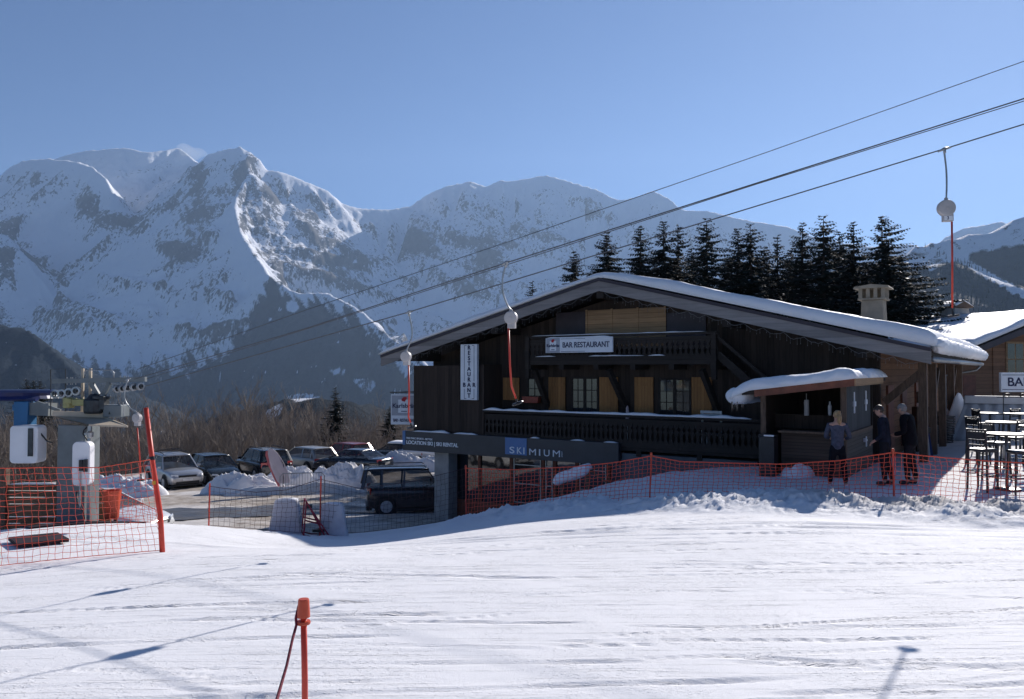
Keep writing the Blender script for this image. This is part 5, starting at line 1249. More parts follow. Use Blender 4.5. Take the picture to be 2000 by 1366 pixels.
# wood pile, crates, barrel by the side verandah
def beside(px, Y): return on_ground(px, Y)
p = beside(1822, 29.5); o = thing('log_pile', 'stack of split firewood logs against the side wall of the chalet', 'firewood', p, CH_RZ + R(90))
mb = MB(); me_ = MB(); rnd = random.Random(6)
for r_ in range(6):
    for c_ in range(9):
        x = -.75 + c_*.17 + (.085 if r_ % 2 else 0); rr_ = rnd.uniform(.065, .085); z = .08 + r_*.15
        mb.lathe([(rr_, -.22+rnd.uniform(-.04, .04)), (rr_, .22)], (x, 0, z), 8, 0, 'y')
mb.build('logs', M['log'], o)
for k, (px, Y, h, lb) in enumerate(((1833, 26.5, .30, 'lowest dark slatted crate of the stack by the chalet side'), (1834, 26.5, .30, 'middle dark crate of the stack by the chalet side'), (1835, 26.5, .28, 'top dark crate with a snowy edge on the stack by the chalet side'))):
    p = beside(px, Y); o = thing('crate', lb, 'crate', p + Vector((.02*k, 0, .31*k)), R(8+4*k), 'crates stacked by the chalet side')
    mb = MB(); 
    for z in (.03, .11, .19, .27): mb.b2(-.33, .33, -.24, -.22, z-.025, z+.025); mb.b2(-.33, .33, .22, .24, z-.025, z+.025); mb.b2(-.33, -.31, -.219, .219, z-.025, z+.025); mb.b2(.31, .33, -.219, .219, z-.025, z+.025)
    for x in (-.3, .3):
        for y in (-.21, .21): mb.b2(x-.012, x+.012, y-.012, y+.012, 0, .30)
    mb.b2(-.3, .3, -.21, .21, .004, .016); mb.build('slats', M['black_metal'], o)
    if k == 2: mb = MB(); mb.b2(-.31, .31, -.22, .22, .20, .27); mb.build('contents', M['plum'], o, bevel=.03)
p = beside(1803, 24.4); o = thing('post_lamp_barrel', 'stout wooden post with a round metal pot fixed to it by the hut', 'post', p)
mb = MB(); mb.b2(-.30, .22, -.16, .16, -.1, 1.35); mb.build('post', M['wood_post'], o, bevel=.015)
mb = MB(); mb.lathe([(.10, 1.45), (.12, 1.47), (.12, 1.8), (.09, 1.82)], (-.1, -.02, 0), 14); mb.b2(-.13, -.07, -.05, .05, 1.30, 1.46); mb.build('pot', M['grey_metal'], o)
p = beside(1812, 22.6)
for dx, lb in ((0, 'pale ski leaning upright against the brown post'), (.09, 'dark blue ski leaning beside the pale one')):
    o = thing('ski', lb, 'ski', p + Vector((dx*1.4, dx, 0)), R(-10), 'skis leaning by the side wall')
    mb = MB(); L_ = 1.5 if dx == 0 else 1.0
    mb.bar((0, 0, -.02), (-.05, .30, L_), .085, .016, up=(0,1,0)); mb.bar((-.05, .30, L_), (-.052, .27, L_+.12), .07, .012, up=(0,1,0)); mb.build('blade', M['beige_plastic'] if dx == 0 else M['navy_paint'], o)
    mb = MB(); mb.b2(-.05, .02, .09, .16, .65*L_, .65*L_+.16); mb.build('binding', M['black_metal'], o)

# ------------------------------------------------------------------ second chalet at the right
C2 = Vector((22.7, 40.0, -2.3)); C2R = R(24)
c2 = thing('plank_chalet', 'smaller brown plank chalet with a sunlit snowy roof at the right edge', 'chalet', C2, C2R)
AX, HE, SL2, D2 = 5.7, 3.45, .29, 8.3       # half width, eave wall height, slope, depth
W2 = 2*AX; ap = HE+AX*SL2
mb = MB(); mb.prism([(0, -.5), (0, HE), (AX, ap), (W2, HE), (W2, -.5)], lambda a, b, d: (a, d, b), 0, .2); mb.prism([(0, -.5), (0, HE), (AX, ap), (W2, HE), (W2, -.5)], lambda a, b, d: (a, d, b), D2-.2, D2)
mb.b2(0, .2, .2, D2-.2, -.5, HE-.01); mb.b2(W2-.2, W2, .2, D2-.2, -.5, HE-.01); mb.build('wall', M['wood_mid'], c2)
zs2 = lambda x: ap + .16 - abs(x-AX)*SL2
mb = MB()
for s in (-1, 1):
    e_ = AX + s*(AX+.75)
    mb.prism([(AX, zs2(AX)), (e_, zs2(e_)), (e_, zs2(e_)-.14), (AX, zs2(AX)-.14)], lambda a, b, d: (a, d, b), -1.2, D2+.4)
r2 = mb.build('roof', M['wood_dark_h'], c2)
mb = MB()
for s in (-1, 1):
    e_ = AX + s*(AX+.75)
    mb.prism([(AX, zs2(AX)-.05), (e_, zs2(e_)-.05), (e_, zs2(e_)-.36), (AX, zs2(AX)-.36)], lambda a, b, d: (a, d, b), -1.26, -1.201)
mb.build('fascia_board', M['plum'], r2)
snow_slab('roof_snow', r2, -.82, W2+.82, -1.27, D2+.45, lambda X, Y: ap+.165-np.sqrt((X-AX)**2+.05)*SL2+.06, lambda X, Y: .26+.04*noise2(X*.7, Y*.7), M['snow'], 80, 60, .28, 12)
yc2 = 4.6
mb = MB(); zc2 = zs2(AX); mb.add([(AX-.75,yc2-.5,zc2-.4),(AX+.75,yc2-.5,zc2-.4),(AX+.75,yc2+.5,zc2-.4),(AX-.75,yc2+.5,zc2-.4),(AX-.6,yc2-.4,zc2+.62),(AX+.6,yc2-.4,zc2+.62),(AX+.6,yc2+.4,zc2+.62),(AX-.6,yc2+.4,zc2+.62)], [(3,2,1,0),(4,5,6,7),(0,1,5,4),(1,2,6,5),(2,3,7,6),(3,0,4,7)])
ck = mb.build('chimney', M['concrete'], r2, bevel=.02)
mb = MB(); mb.prism([(AX-.72, zc2+.63), (AX+.72, zc2+.63), (AX+.72, zc2+.72), (AX, zc2+1.0), (AX-.72, zc2+.72)], lambda a, b, d: (a, d, b), yc2-.6, yc2+.6); cap = mb.build('chimney_cap', M['wood_post'], ck)
snow_slab('cap_snow', cap, AX-.74, AX+.74, yc2-.62, yc2+.62, lambda X, Y: zc2+1.005-np.abs(X-AX)*.39, .10, M['snow'], 20, 14, .1, 2)
for x in (2.35, 5.0, 7.6, 10.3):
    mb = MB(); mb.b2(x-.09, x+.09, -.04, -.001, -.5, HE+min(x, W2-x)*SL2-.05); mb.build('trim_board', M['wood_mid'], c2)
for x in (4.0, 8.6):
    mb = MB(); mb.b2(x-.7, x+.7, -.05, -.002, 1.9, 3.75); f_ = mb.build('window_frame', M['wood_pale'], c2)
    for k in (-1, 1):
        mb = MB(); mb.b2(x+.33*k-.28, x+.33*k+.28, -.06, -.051, 2.0, 2.8); mb.b2(x+.33*k-.28, x+.33*k+.28, -.06, -.051, 2.86, 3.65); mb.build('pane', M['glass'], f_)
mb = MB(); mb.b2(-.05, .9, -.06, -.002, -.4, 2.0); mb.build('door', M['wood_red'], c2)
# BAR sign on scrolled iron legs, terrace windbreak, snow heap
p = P(1953, 747, 24.5); wd, ht = 3.9, .60
o = thing('bar_sign', 'white sign with navy letters starting BA, cut by the right edge of the picture', 'sign', (p.x, 24.5, p.z), R(3))
mb = MB(); mb.b2(0, wd, -.05, .05, -ht/2, ht/2); mb.build('board', M['white_paint'], o, bevel=.01)
mb = MB(); mb.b2(.04, wd-.04, -.053, -.0505, ht*.36, ht*.39); mb.b2(.04, wd-.04, -.053, -.0505, -ht*.39, -ht*.36); mb.build('ruled_line', M['navy_print'], o)
serif('BAR RESTAURANT', ht*.62, M['navy_print'], o, .22, 3.62, -.055, -.0)
mb = MB()
for x0_ in (.1, .6, 1.1, 1.6):
    pts = []
    for k in range(22):
        an = k/21*math.pi*2.2; r_ = .11*(1-k/30); pts.append((x0_ + .13 + math.cos(an)*r_*1.4, 0, -ht/2-.11 + math.sin(an)*r_*.7))
    mb.tube(pts, .010, 5)
mb.tube([(-.1, 0, -ht/2-.16), (wd, 0, -ht/2-.16)], .012, 5)
for x0_ in (.1, 1.9, 3.7): mb.tube([(x0_, 0, -ht/2), (x0_, 0, -1.55)], .014, 6)
mb.build('scroll_bracket', M['black_metal'], o)
p0, p1 = P(1884, 778, 27.0), P(2090, 772, 25.6); gl = gz(p0.x, 27.0)
o = thing('terrace_windbreak', 'long grey canvas windbreak with a pale top rail behind the terrace tables', 'windbreak', (p0.x, p0.y, gl), math.atan2(p1.y-p0.y, p1.x-p0.x))
Lw = (p1-p0).length; zt_ = P(1884, 773, 27).z-gl
mb = MB(); mb.b2(0, Lw, -.06, .10, zt_-.26, zt_); mb.build('top_rail', pm('pale_grey_aluminium', (.46, .48, .52), .45, .12, 4), o, bevel=.015)
N_ = 40; m = MB()
for i in range(N_+1):
    for j in range(9): x = -.45*(j/8)+ (Lw+.45*(j/8))*i/N_; m.v.append((x, -.02+.04*math.sin(i*1.3)-.30*(j/8), zt_-.262-(zt_-.25)*(j/8)))
for i in range(N_):
    for j in range(8): m.f.append([i*9+j, (i+1)*9+j, (i+1)*9+j+1, i*9+j+1]); m.m.append(0)
ob = m.build('canvas', pm('blue_grey_canvas', (.30, .335, .39), .7, .12, 2), o, smooth=True); md = ob.modifiers.new('s', 'SOLIDIFY'); md.thickness = .01
for f in (.0, .33, .66, 1):
    mb = MB(); mb.b2(Lw*f-.03, Lw*f+.03, .11, .17, -.2, zt_-.05); mb.build('post', M['grey_metal'], o)
def mound(label, c, rx, ry, h, seed, rough=.16, rz=0.0, name='snow_pile', sharp=1.0, dirtv=0.0, group=None, n=110):
    m = n; th_ = np.linspace(0, 2*np.pi, m+1)[:, None]; r_ = np.linspace(0, 1, 40)[None, :]
    x = np.cos(th_)*r_*rx*(1+.12*noise2(np.cos(th_)*1.5+seed, np.sin(th_)*1.5)); y = np.sin(th_)*r_*ry*(1+.12*noise2(np.cos(th_)*1.5+seed+9, np.sin(th_)*1.5))
    z = h*(1-r_**(2.6*sharp))*(1+.55*noise2(x*1.1/max(rx,.5)*2+seed, y*1.1/max(ry,.5)*2)) 
    lum = (1-np.abs(noise2(x*1.7+seed, y*1.7)))*.5 + (1-np.abs(noise2(x*4.1+seed, y*4.3)))*.28 + .20*(1-np.abs(noise2(x*8.3, y*8+seed))) + .12*noise2(x*17, y*17+seed) - .08
    z = z + rough*(lum-.45)*sstep(1.02, .75, r_)*min(1.6, h*1.4) - .25*sstep(.9, 1, r_)
    ca, sa = math.cos(rz), math.sin(rz); X = x*ca - y*sa; Y = x*sa + y*ca
    gz_ = G(X+c[0], Y+c[1]) - gz(c[0], c[1])
    o_ = grid_mesh(name, X, Y, z+gz_, M['snow_pile'], attrs={'dirt': np.full(X.shape, dirtv)}); o_.location = (c[0], c[1], gz(c[0], c[1]))
    return tag(o_, label, 'snow pile', group)
M['snow_pile'] = snow_mat('ploughed_snow', False)
mound('rounded snow heap at the left end of the grey terrace windbreak', beside(1880, 27.6), .75, .6, 1.25, 3, .05)
for px, Y, lb, cl_ in ((1852, 31, 'dark green plastic crate beside the snow heap near the second chalet', (.02, .05, .045)), (1872, 30.6, 'grey-green crate with pale side panel, right of the dark green one', (.10, .14, .13))):
    p = beside(px, Y); o = thing('plastic_crate', lb, 'crate', p, R(12))
    mb = MB(); mb.b2(-.36, .36, -.3, .3, 0, .62); bd = mb.build('box', pm('crate_'+lb[:10], cl_, .5), o, bevel=.03)
    mb = MB(); mb.b2(-.22, .1, -.315, -.301, .2, .5); mb.build('side_panel', M['curtain'], o)
# ------------------------------------------------------------------ bar tables and stools on the terrace
def bar_table(px, Y, label, r=.40):
    p = beside(px, Y); o = thing('bar_table', label, 'bar table', p, 0, 'high bar tables on the terrace')
    mb = MB(); mb.lathe([(.0, 1.08), (r-.01, 1.08), (r, 1.09), (r, 1.105), (r-.012, 1.115), (.0, 1.115)], n=30); mb.build('tabletop', M['black_metal'], o)
    mb = MB(); mb.tube([(0,0,.03),(0,0,1.079)], .032, 12); mb.build('column', M['grey_metal'], o, smooth=True)
    mb = MB(); mb.lathe([(.0, -.05), (.24, -.05), (.25, .02), (.04, .05), (.0, .05)], n=24); mb.build('foot', M['black_metal'], o)
bar_table(1963, 16.0, 'nearest round bar table with its pale column standing in front'); bar_table(1958, 19.6, 'round dark bar table directly behind the nearest table')
bar_table(1932, 23.0, 'farthest left round bar table near the windbreak'); bar_table(1990, 22.2, 'round bar table at the right edge near the windbreak'); bar_table(2030, 17.6, 'round bar table just outside the right edge', .42)
proto = None
def bar_stool(px, Y, rz, label):
    global proto
    p = beside(px, Y)
    if proto is None:
        o = thing('bar_stool', label, 'bar stool', p, rz, 'black bar stools on the terrace')
        for sx in (-1, 1):
            mb = MB(); mb.tube([(sx*.20, .18, -.03), (sx*.17, .15, .77)], .021, 6); mb.build('leg', M['black_metal'], o)
            mb = MB(); mb.tube([(sx*.20, -.20, -.03), (sx*.18, -.17, .79), (sx*.18, -.21, 1.22)], .022, 6); mb.build('leg', M['black_metal'], o)
        mb = MB(); mb.prism(rrect(-.21, .21, -.20, .20, .06), lambda a, b, d: (a, b, d), .77, .82); mb.build('seat', M['black_metal'], o, bevel=.012)
        mb = MB()
        mb.b2(-.165, .165, -.24, -.215, 1.03, 1.17)
        for z in (1.20, 1.0, .90): 
            mb.tube([(-.18, -.205, z), (-.09, -.235, z), (.09, -.235, z), (.18, -.205, z)], .018, 6)
        for k in range(5): x = -.12+.06*k; mb.tube([(x, -.232, 1.02), (x, -.235, 1.20)], .009, 5)
        mb.build('backrest', M['black_metal'], o)
        mb = MB()
        for sx in (-1, 1): mb.tube([(sx*.19, .165, .30), (sx*.19, -.185, .30)], .012, 6)
        mb.tube([(-.19, .17, .25), (.19, .17, .25)], .012, 6); mb.tube([(-.19, -.185, .38), (.19, -.185, .38)], .012, 6); mb.build('foot_rest', M['black_metal'], o)
        proto = o
    else:
        o = copy_tree(proto); o.location = p; o.rotation_euler = (0, 0, rz); o['label'] = label
bar_stool(1916, 16.0, R(-60), 'leftmost black bar stool, back turned to the drinks hut'); bar_stool(1944, 17.1, R(-160), 'black bar stool behind the nearest table column')
bar_stool(1990, 15.7, R(80), 'black bar stool at the right edge beside the nearest table'); bar_stool(1975, 18.5, R(30), 'black bar stool between the two nearer tables')
bar_stool(1908, 20.4, R(-70), 'black bar stool left of the second table'); bar_stool(1918, 23.2, R(-90), 'black bar stool left of the farthest table'); bar_stool(1968, 22.8, R(20), 'black bar stool between the two farthest tables')
bar_stool(2012, 19.8, R(60), 'black bar stool cut by the right edge of the picture, behind the nearest')
# ------------------------------------------------------------------ cars
def paint(name, col, rough=.28, metal=.0, dirt=.25):
    t = NT(name); v = t.coord('Object')
    z = t.n('ShaderNodeSeparateXYZ'); t.l(v, z.inputs[0])
    salt = t.math('MULTIPLY', t.ramp(t.math('ADD', z.outputs[2], t.math('MULTIPLY', t.noise(v, 3, 5), .35)), [(.35, (1,1,1)), (.95, (0,0,0))]), dirt)
    t.set(Base_Color=t.mix(salt, col, (.30, .27, .24)), Metallic=metal, Roughness=t.math('ADD', rough, t.math('MULTIPLY', salt, .4)), Coat_Weight=.5)
    t.p.inputs['Coat Roughness'].default_value = .08; return t.m
M['tyre'] = pm('black_tyre_rubber', (.02, .02, .021), .8, .3, 9); M['rim'] = pm('alloy_rim', (.52, .53, .55), .35, .2, 9, metal=.7)
M['trim'] = pm('black_plastic_trim', (.022, .022, .024), .6, .25, 8); M['lamp'] = pm('clear_headlamp', (.62, .65, .68), .12, .2, 14, spec=.8)
M['tail'] = pm('red_tail_lamp', (.42, .015, .015), .2, .25, 12, spec=.7); M['plate'] = pm('white_number_plate', (.70, .70, .68), .5, .08, 5)
def car(name, label, loc, head, paint_m, kind='hatch', front_snow=False, rails=False, bars=False, L=None, W=None, H=None, snow=False, group='parked cars'):
    KD_ = {'hatch': (4.2, 1.76, 1.46, .92, (-1.98, -1.55, .25, 1.12), .31), 'suv': (4.55, 1.84, 1.68, 1.04, (-2.12, -1.80, .30, 1.10), .36), 'sedan': (4.6, 1.78, 1.42, .93, (-1.70, -.95, .15, 1.10), .31),
           'jeep': (4.4, 1.82, 1.78, 1.10, (-2.12, -1.98, .42, .98), .38), 'van': (4.9, 1.92, 1.95, 1.10, (-2.35, -2.25, .95, 1.65), .33)}
    l, w_, h, belt, (cb0, cr0, cr1, cb1), wr = KD_[kind]; l = L or l; w_ = W or w_; h = H or h; hw = w_/2; hl = l/2
    o = thing(name, label, 'car', loc, head, group)
    gc = .20 if kind in ('suv', 'jeep') else .15
    hood = belt - (.06 if kind != 'jeep' else .02); nose = belt - (.26 if kind in ('hatch', 'sedan') else .17)
    tailz = belt if kind != 'sedan' else belt + .03
    st = [(-hl, .84, gc+.22, tailz-.16), (-hl+.07, .93, gc+.08, tailz-.04), (-hl+.35, .98, gc+.02, tailz+.01), (-l*.3, 1, gc, belt), (0, 1, gc, belt-.01), (l*.22, 1, gc, belt-.01), (cb1+.1, .99, gc, hood), (hl-.50, .975, gc+.02, (hood+nose)/2+.04), (hl-.16, .92, gc+.06, nose+.02), (hl-.04, .84, gc+.14, nose-.10), (hl, .74, gc+.22, nose-.22)]
    m = MB(); N_ = 13
    for x, f, z0, z1 in st:
        y = hw*f; zm = z0+(z1-z0)*.55
        half = [(y*.86, z0), (y*.97, z0+.10), (y, zm), (y*.985, z1-.10), (y*.93, z1-.025), (y*.55, z1+.02)]
        ring = half + [(0, z1+.03)] + [(-a, b) for a, b in reversed(half)]
        m.v += [(x, a, b) for a, b in ring]
    for i in range(len(st)-1):
        for k in range(N_): k2 = (k+1) % N_; m.f.append([i*N_+k, i*N_+k2, (i+1)*N_+k2, (i+1)*N_+k]); m.m.append(0)
    m.f.append(list(range(N_))); m.m.append(0); m.f.append([(len(st)-1)*N_+k for k in reversed(range(N_))]); m.m.append(0)
    body = m.build('body', paint_m, o, smooth=True); md = body.modifiers.new('sub', 'SUBSURF'); md.levels = md.render_levels = 1
    # greenhouse
    yb, yt = hw*.92, hw*.72
    def gp(x, z): f = (z-belt)/(h-belt); return yb+(yt-yb)*f
    zt_ = h-.05
    m = MB(); pr = [(cb0, belt-.03), (cr0, zt_), (cr1, zt_), (cb1, belt-.05)]
    for s in (1, -1): m.v += [(x, s*gp(x, z), z) for x, z in pr]
    m.f += [[0,1,2,3], [7,6,5,4], [0,4,5,1], [1,5,6,2], [2,6,7,3]]; m.m += [0]*5
    m.build('windows', M['glass_car'], o)
    m = MB(); nx, ny = 10, 7                    # curved roof skin
    for i in range(nx+1):
        for j in range(ny+1):
            x = cr0-.06+(cr1-cr0+.16)*i/nx; v_ = j/ny*2-1; m.v.append((x, v_*(yt+.03), zt_-.01+.065*(1-v_*v_*.7)*(1-((i/nx*2-1)**4)*.8)))
    for i in range(nx):
        for j in range(ny): a = i*(ny+1)+j; m.f.append([a, a+ny+1, a+ny+2, a+1]); m.m.append(0)
    rf_ = m.build('roof', paint_m, o, smooth=True); md = rf_.modifiers.new('s', 'SOLIDIFY'); md.thickness = .05
    m = MB()
    for s in (1, -1):
        B = lambda x, z: (x, s*(gp(x, z)+.006), z)
        pl_ = [(B(cb1-.02, belt-.05), B(cr1+.02, zt_), .06, .035), (B(cr1-.9, belt-.03), B(cr1-.86, zt_), .075, .02), (B(cb0+.03, belt-.03), B(cr0+.05, zt_), .16 if kind != 'sedan' else .12, .03)]
        if kind in ('suv', 'jeep', 'van', 'hatch'): pl_.append((B(cr1-1.75, belt-.03), B(cr1-1.74, zt_), .075, .02))
        for q in pl_: m = MB(); m.bar(*q); m.build('window_pillar', paint_m, o)
    ax = (-hl*.60, hl*.62)
    for x in ax:
        for s in (1, -1):
            m = MB(); m.lathe([(wr+.075, 0), (wr+.075, .012)], (x, s*(hw-.008) - (.0 if s > 0 else .012), wr+.01), 22, 0, 'y'); m.build('wheel_arch', M['trim'], o)
            wv = MB(); wv.lathe([(wr*.6, -.11), (wr*.93, -.11), (wr, -.07), (wr, .07), (wr*.93, .11), (wr*.6, .11)], (x, s*(hw-.07), wr), 24, 0, 'y'); wh = wv.build('wheel', M['tyre'], o, smooth=False)
            r_ = MB(); yy = s*(hw+.041); r_.lathe([(wr*.62, -.006), (wr*.62, .004), (wr*.54, .004)], (x, yy, wr), 20, 0, 'y')
            for k in range(5): an = 2*math.pi*k/5+.3; r_.bar((x+wr*.1*math.cos(an), yy+s*.012, wr+wr*.1*math.sin(an)), (x+wr*.58*math.cos(an), yy+s*.012, wr+wr*.58*math.sin(an)), .06, .012, up=(0,1,0))
            r_.build('rim', M['rim'], wh)
    for s in (1, -1):
        zl = nose-.08 if kind in ('hatch', 'sedan') else nose-.10
        m = MB(); m.bar((hl-.14, s*hw*.86, zl), (hl-.035, s*hw*.52, zl-.02), .05, .13 if kind != 'jeep' else .16); m.build('headlight', M['lamp'], o, bevel=.015)
        m = MB(); zt2 = tailz-.12; m.bar((-hl+.05, s*hw*.60, zt2), (-hl+.16, s*hw*.95, zt2), .06, .13 if kind in ('hatch', 'sedan') else .26); m.build('taillight', M['tail'], o, bevel=.015)
        m = MB(); m.box((cb1-.22, s*(hw+.08), belt+.05), (.10, .17, .13)); m.build('mirror', paint_m if kind != 'jeep' else M['trim'], o, bevel=.03)
        for x in (cr1-.45, cr1-1.3): m = MB(); m.bar((x-.06, s*(hw*.985+.006), belt-.14), (x+.08, s*(hw*.985+.006), belt-.14), .015, .025); m.build('door_handle', M['trim'] if kind == 'jeep' else paint_m, o)
    m = MB(); m.box((hl-.02, 0, nose-.15), (.05, w_*.48, .10)); m.box((hl-.03, 0, gc+.20), (.08, w_*.62, .13)); m.build('grille', M['trim'], o, bevel=.012)
    m = MB(); m.box((hl-.10, 0, gc+.07), (.2, w_*.80, .08)); m.box((-hl+.10, 0, gc+.10), (.22, w_*.84, .16)); m.box((0, 0, gc+.03), (l*.62, w_*.985, .10)); m.build('bumper_and_sill', M['trim'], o, bevel=.02)
    m = MB(); m.box((hl+.02, 0, gc+.34), (.014, .5, .11)); m.build('number_plate', M['plate'], o)
    m = MB(); m.box((-hl-.012, 0, tailz-.30), (.014, .5, .11)); m.build('number_plate', M['plate'], o)
    if rails or bars:
        m = MB()
        for s in (1, -1): m.tube([(cr0+.1, s*yt*.95, h-.01), (cr0+.2, s*yt*.95, h+.06), (cr1-.1, s*yt*.95, h+.06), (cr1, s*yt*.95, h)], .018, 6)
        m.build('roof_rails', M['trim'], o)
    if bars:
        m = MB()
        for x in (-.9, -.1): m.bar((x, -yt, h+.10), (x, yt, h+.10), .05, .03)
        for x, y0_, a in ((-.5, -.25, .5), (-.35, .1, -.4), (-.6, .3, .35)): m.tube([(x-.5, y0_-.3*a, h+.14), (x+.5, y0_+.3*a, h+.26)], .02, 6)
        m.build('roof_rack', M['trim'], o)
    if snow:
        snow_slab('roof_snow', o, cr0-.1, cr1+.1, -yt, yt, lambda X, Y: zt_ + .06 + 0*X, .12, M['snow'], 20, 14, .2, 3)
    return o
def park(px, Y): return on_ground(px, Y) + Vector((0, 0, .0))
PT = {k: paint(k+'_car_paint', c, r, m_) for k, c, r, m_ in (('silver', (.47, .47, .48), .3, .55), ('dark_green_black', (.016, .022, .024), .25, .2), ('black', (.012, .013, .017), .22, .1), ('champagne_silver', (.40, .38, .35), .32, .5), ('dark_red', (.22, .012, .012), .28, .2), ('midnight_blue', (.014, .018, .030), .22, .2), ('aubergine_black', (.030, .022, .027), .25, .15), ('white', (.68, .69, .70), .3, 0), ('pale_grey', (.46, .48, .52), .35, .2))}
car('parked_suv', 'silver SUV with roof bars, headlights towards the camera, leftmost in the row of parked cars', park(342, 42.3), R(-50), PT['silver'], 'suv', bars=True)
car('parked_car', 'dark green-black hatchback facing the camera beside the silver SUV', park(421, 43.6), R(-52), PT['dark_green_black'], 'hatch')
car('parked_suv', 'big black SUV seen from behind, behind the feather flag', park(514, 44.8), R(128), PT['black'], 'suv', rails=True)
car('parked_car', 'champagne silver hatchback seen from behind, between the black SUV and the red car', park(600, 48.0), R(140), PT['champagne_silver'], 'hatch')
car('parked_car', 'dark red hatchback, the only red car in the row', park(676, 52.5), R(140), PT['dark_red'], 'hatch', H=1.52)
car('parked_car', 'low dark blue-black saloon with a red tail lamp, half hidden by a snow heap', park(690, 46.0), R(158), PT['midnight_blue'], 'sedan')
car('parked_car', 'dark saloon with a snowy roof parked right of the red car', park(772, 50.5), R(165), PT['black'], 'sedan', snow=True)
car('parked_van', 'pale grey van low behind the dark 4x4 and the concrete pillar', park(850, 50), R(172), PT['pale_grey'], 'van', H=1.6)
car('parked_jeep', 'boxy black 4x4 with alloy wheels and roof rails, parked beside the concrete pillar', (-3.95, 32.3, gz(-3.95, 32.3)), R(11), PT['aubergine_black'], 'jeep', rails=True, L=3.85, H=1.84)
car('parked_car', 'low white car behind the orange bin with its bonnet pointing right', (-12.3, 23.4, gz(-12.3, 23.4)), R(-9), PT['white'], 'sedan', L=4.4)

# ------------------------------------------------------------------ snow heaps, flag, blocks, barrier and sledge by the road
mound('long crumbly snow heap left of the feather flag, in front of the dark hatchback', on_ground(480, 37.6), 2.1, .8, .70, 3, .45, dirtv=.15)
mound('smooth white snow heap right behind the feather flag', on_ground(570, 41), 1.5, .8, .72, 14, .38, dirtv=.15)
mound('tall shaded snow heap in front of the dark saloon', on_ground(672, 39.5), 1.75, .9, .88, 25, .42, dirtv=.15)
mound('low strip of ploughed snow along the far road edge', on_ground(590, 36.6), 3.4, .5, .35, 37, .2, R(14), dirtv=.35)
mound('snow heap behind the dark 4x4, above its roof', on_ground(780, 47.5), 2.2, .8, .75, 46, .40, dirtv=.15)
mound('snow heap seen between the pale van and the concrete pillar', on_ground(845, 46.5), 1.3, .8, .65, 57, .38, dirtv=.15)
mound('crumbly snow bank left of the silver SUV, beyond the lift station', on_ground(225, 37.5), 2.6, 1.0, .75, 68, .40)
mound('little snow lump at the foot of the drinks hut', on_ground(1556, 18.4), .40, .3, .26, 71, .12)
p = on_ground(540, 36.3); tp = P(526, 877, 36.0); bt = P(553, 946, 36.3)
o = thing('feather_flag', 'leaning white feather flag with a pink edge in the snow by the road', 'flag', (bt.x, bt.y, gz(bt.x, bt.y)))
B0 = Vector((0, 0, bt.z-o.location.z)); A = tp - bt; ax_ = A.normalized(); sd_ = Vector((ax_.z, 0, -ax_.x))
outl = [(-.02, .30), (.03, .36), (.35, .40), (.62, .36), (.85, .29), (.96, .17), (1.0, .02), (.97, -.11), (.88, -.19), (.6, -.26), (.3, -.27), (.05, -.20)]
m = MB(); m.prism([(a, b) for a, b in outl], lambda a, b, d: tuple(B0 + A*a + sd_*b + Vector((0, d + .06*math.sin(a*5), 0))), -.006, .006); m.build('cloth', pm('white_pink_flag_cloth', (.66, .56, .58), .7, .08, 2), o)
m = MB(); ed = [(-.02, -.21), (.3, -.28), (.6, -.27), (.88, -.20), (.97, -.12)]; m.prism([(a, b-.05) for a, b in ed] + [(a, b+.06) for a, b in reversed(ed)], lambda a, b, d: tuple(B0 + A*a + sd_*b + Vector((0, d + .06*math.sin(a*5), 0))), -.010, .010); m.build('pink_edge', pm('pink_flag_hem', (.62, .16, .17), .6, .1, 3), o)
m = MB(); m.prism([(.55, -.05), (.66, .08), (.60, .16), (.48, .12), (.40, .05), (.44, -.06)], lambda a, b, d: tuple(B0 + A*a + sd_*b + Vector((0, d + .06*math.sin(a*5), 0))), -.009, -.0065); m.build('faded_print', M['grey_print'], o)
m = MB(); m.tube([B0*0 + Vector((.05,0,-.1)), B0, B0+A*.5+sd_*.36, B0+A*.93+sd_*.2], .018, 6); m.build('mast', M['black_metal'], o)
for px, w0, w1, hh, lb in ((562, .24, .42, .78, 'pale tapered snow-dusted block left of the red sledge frame'), (652, .22, .36, .72, 'pale tapered snow-dusted block right of the red sledge frame')):
    Y = 17.6; p = on_ground(px, Y); o = thing('tapered_block', lb, 'block', p, R(6))
    m = MB(); m.add([(-w1,-.22,-.2),(w1,-.22,-.2),(w1,.22,-.2),(-w1,.22,-.2),(-w0,-.13,hh),(w0,-.13,hh),(w0,.13,hh),(-w0,.13,hh)], [(3,2,1,0),(4,5,6,7),(0,1,5,4),(1,2,6,5),(2,3,7,6),(3,0,4,7)])
    m.build('block', pm('snow_dusted_foam', (.56, .56, .60), .9, .12, 4, bump=.5, bs=20), o, bevel=.05)
    ridge_snow('snow_cap', o, -w0, w0, 0, hh-.02, .24, .05, px)
# crowd barrier
p = on_ground(592, 35.2); o = thing('crowd_barrier', 'galvanised crowd barrier standing across the snow by the road', 'barrier', p, R(12))
m = MB(); w_ = .95; m.tube([(-w_, 0, -.1), (-w_, 0, .95), (-w_+.12, 0, 1.08), (w_-.12, 0, 1.08), (w_, 0, .95), (w_, 0, -.1)], .022, 6); m.tube([(-w_, 0, .22), (w_, 0, .22)], .018, 6); m.build('frame', M['grey_metal'], o)
for k in range(15):
    m = MB(); x = -w_+.12+k*(2*w_-.24)/14; m.tube([(x, 0, .22), (x, 0, 1.07)], .010, 5); m.build('bar', M['grey_metal'], o)
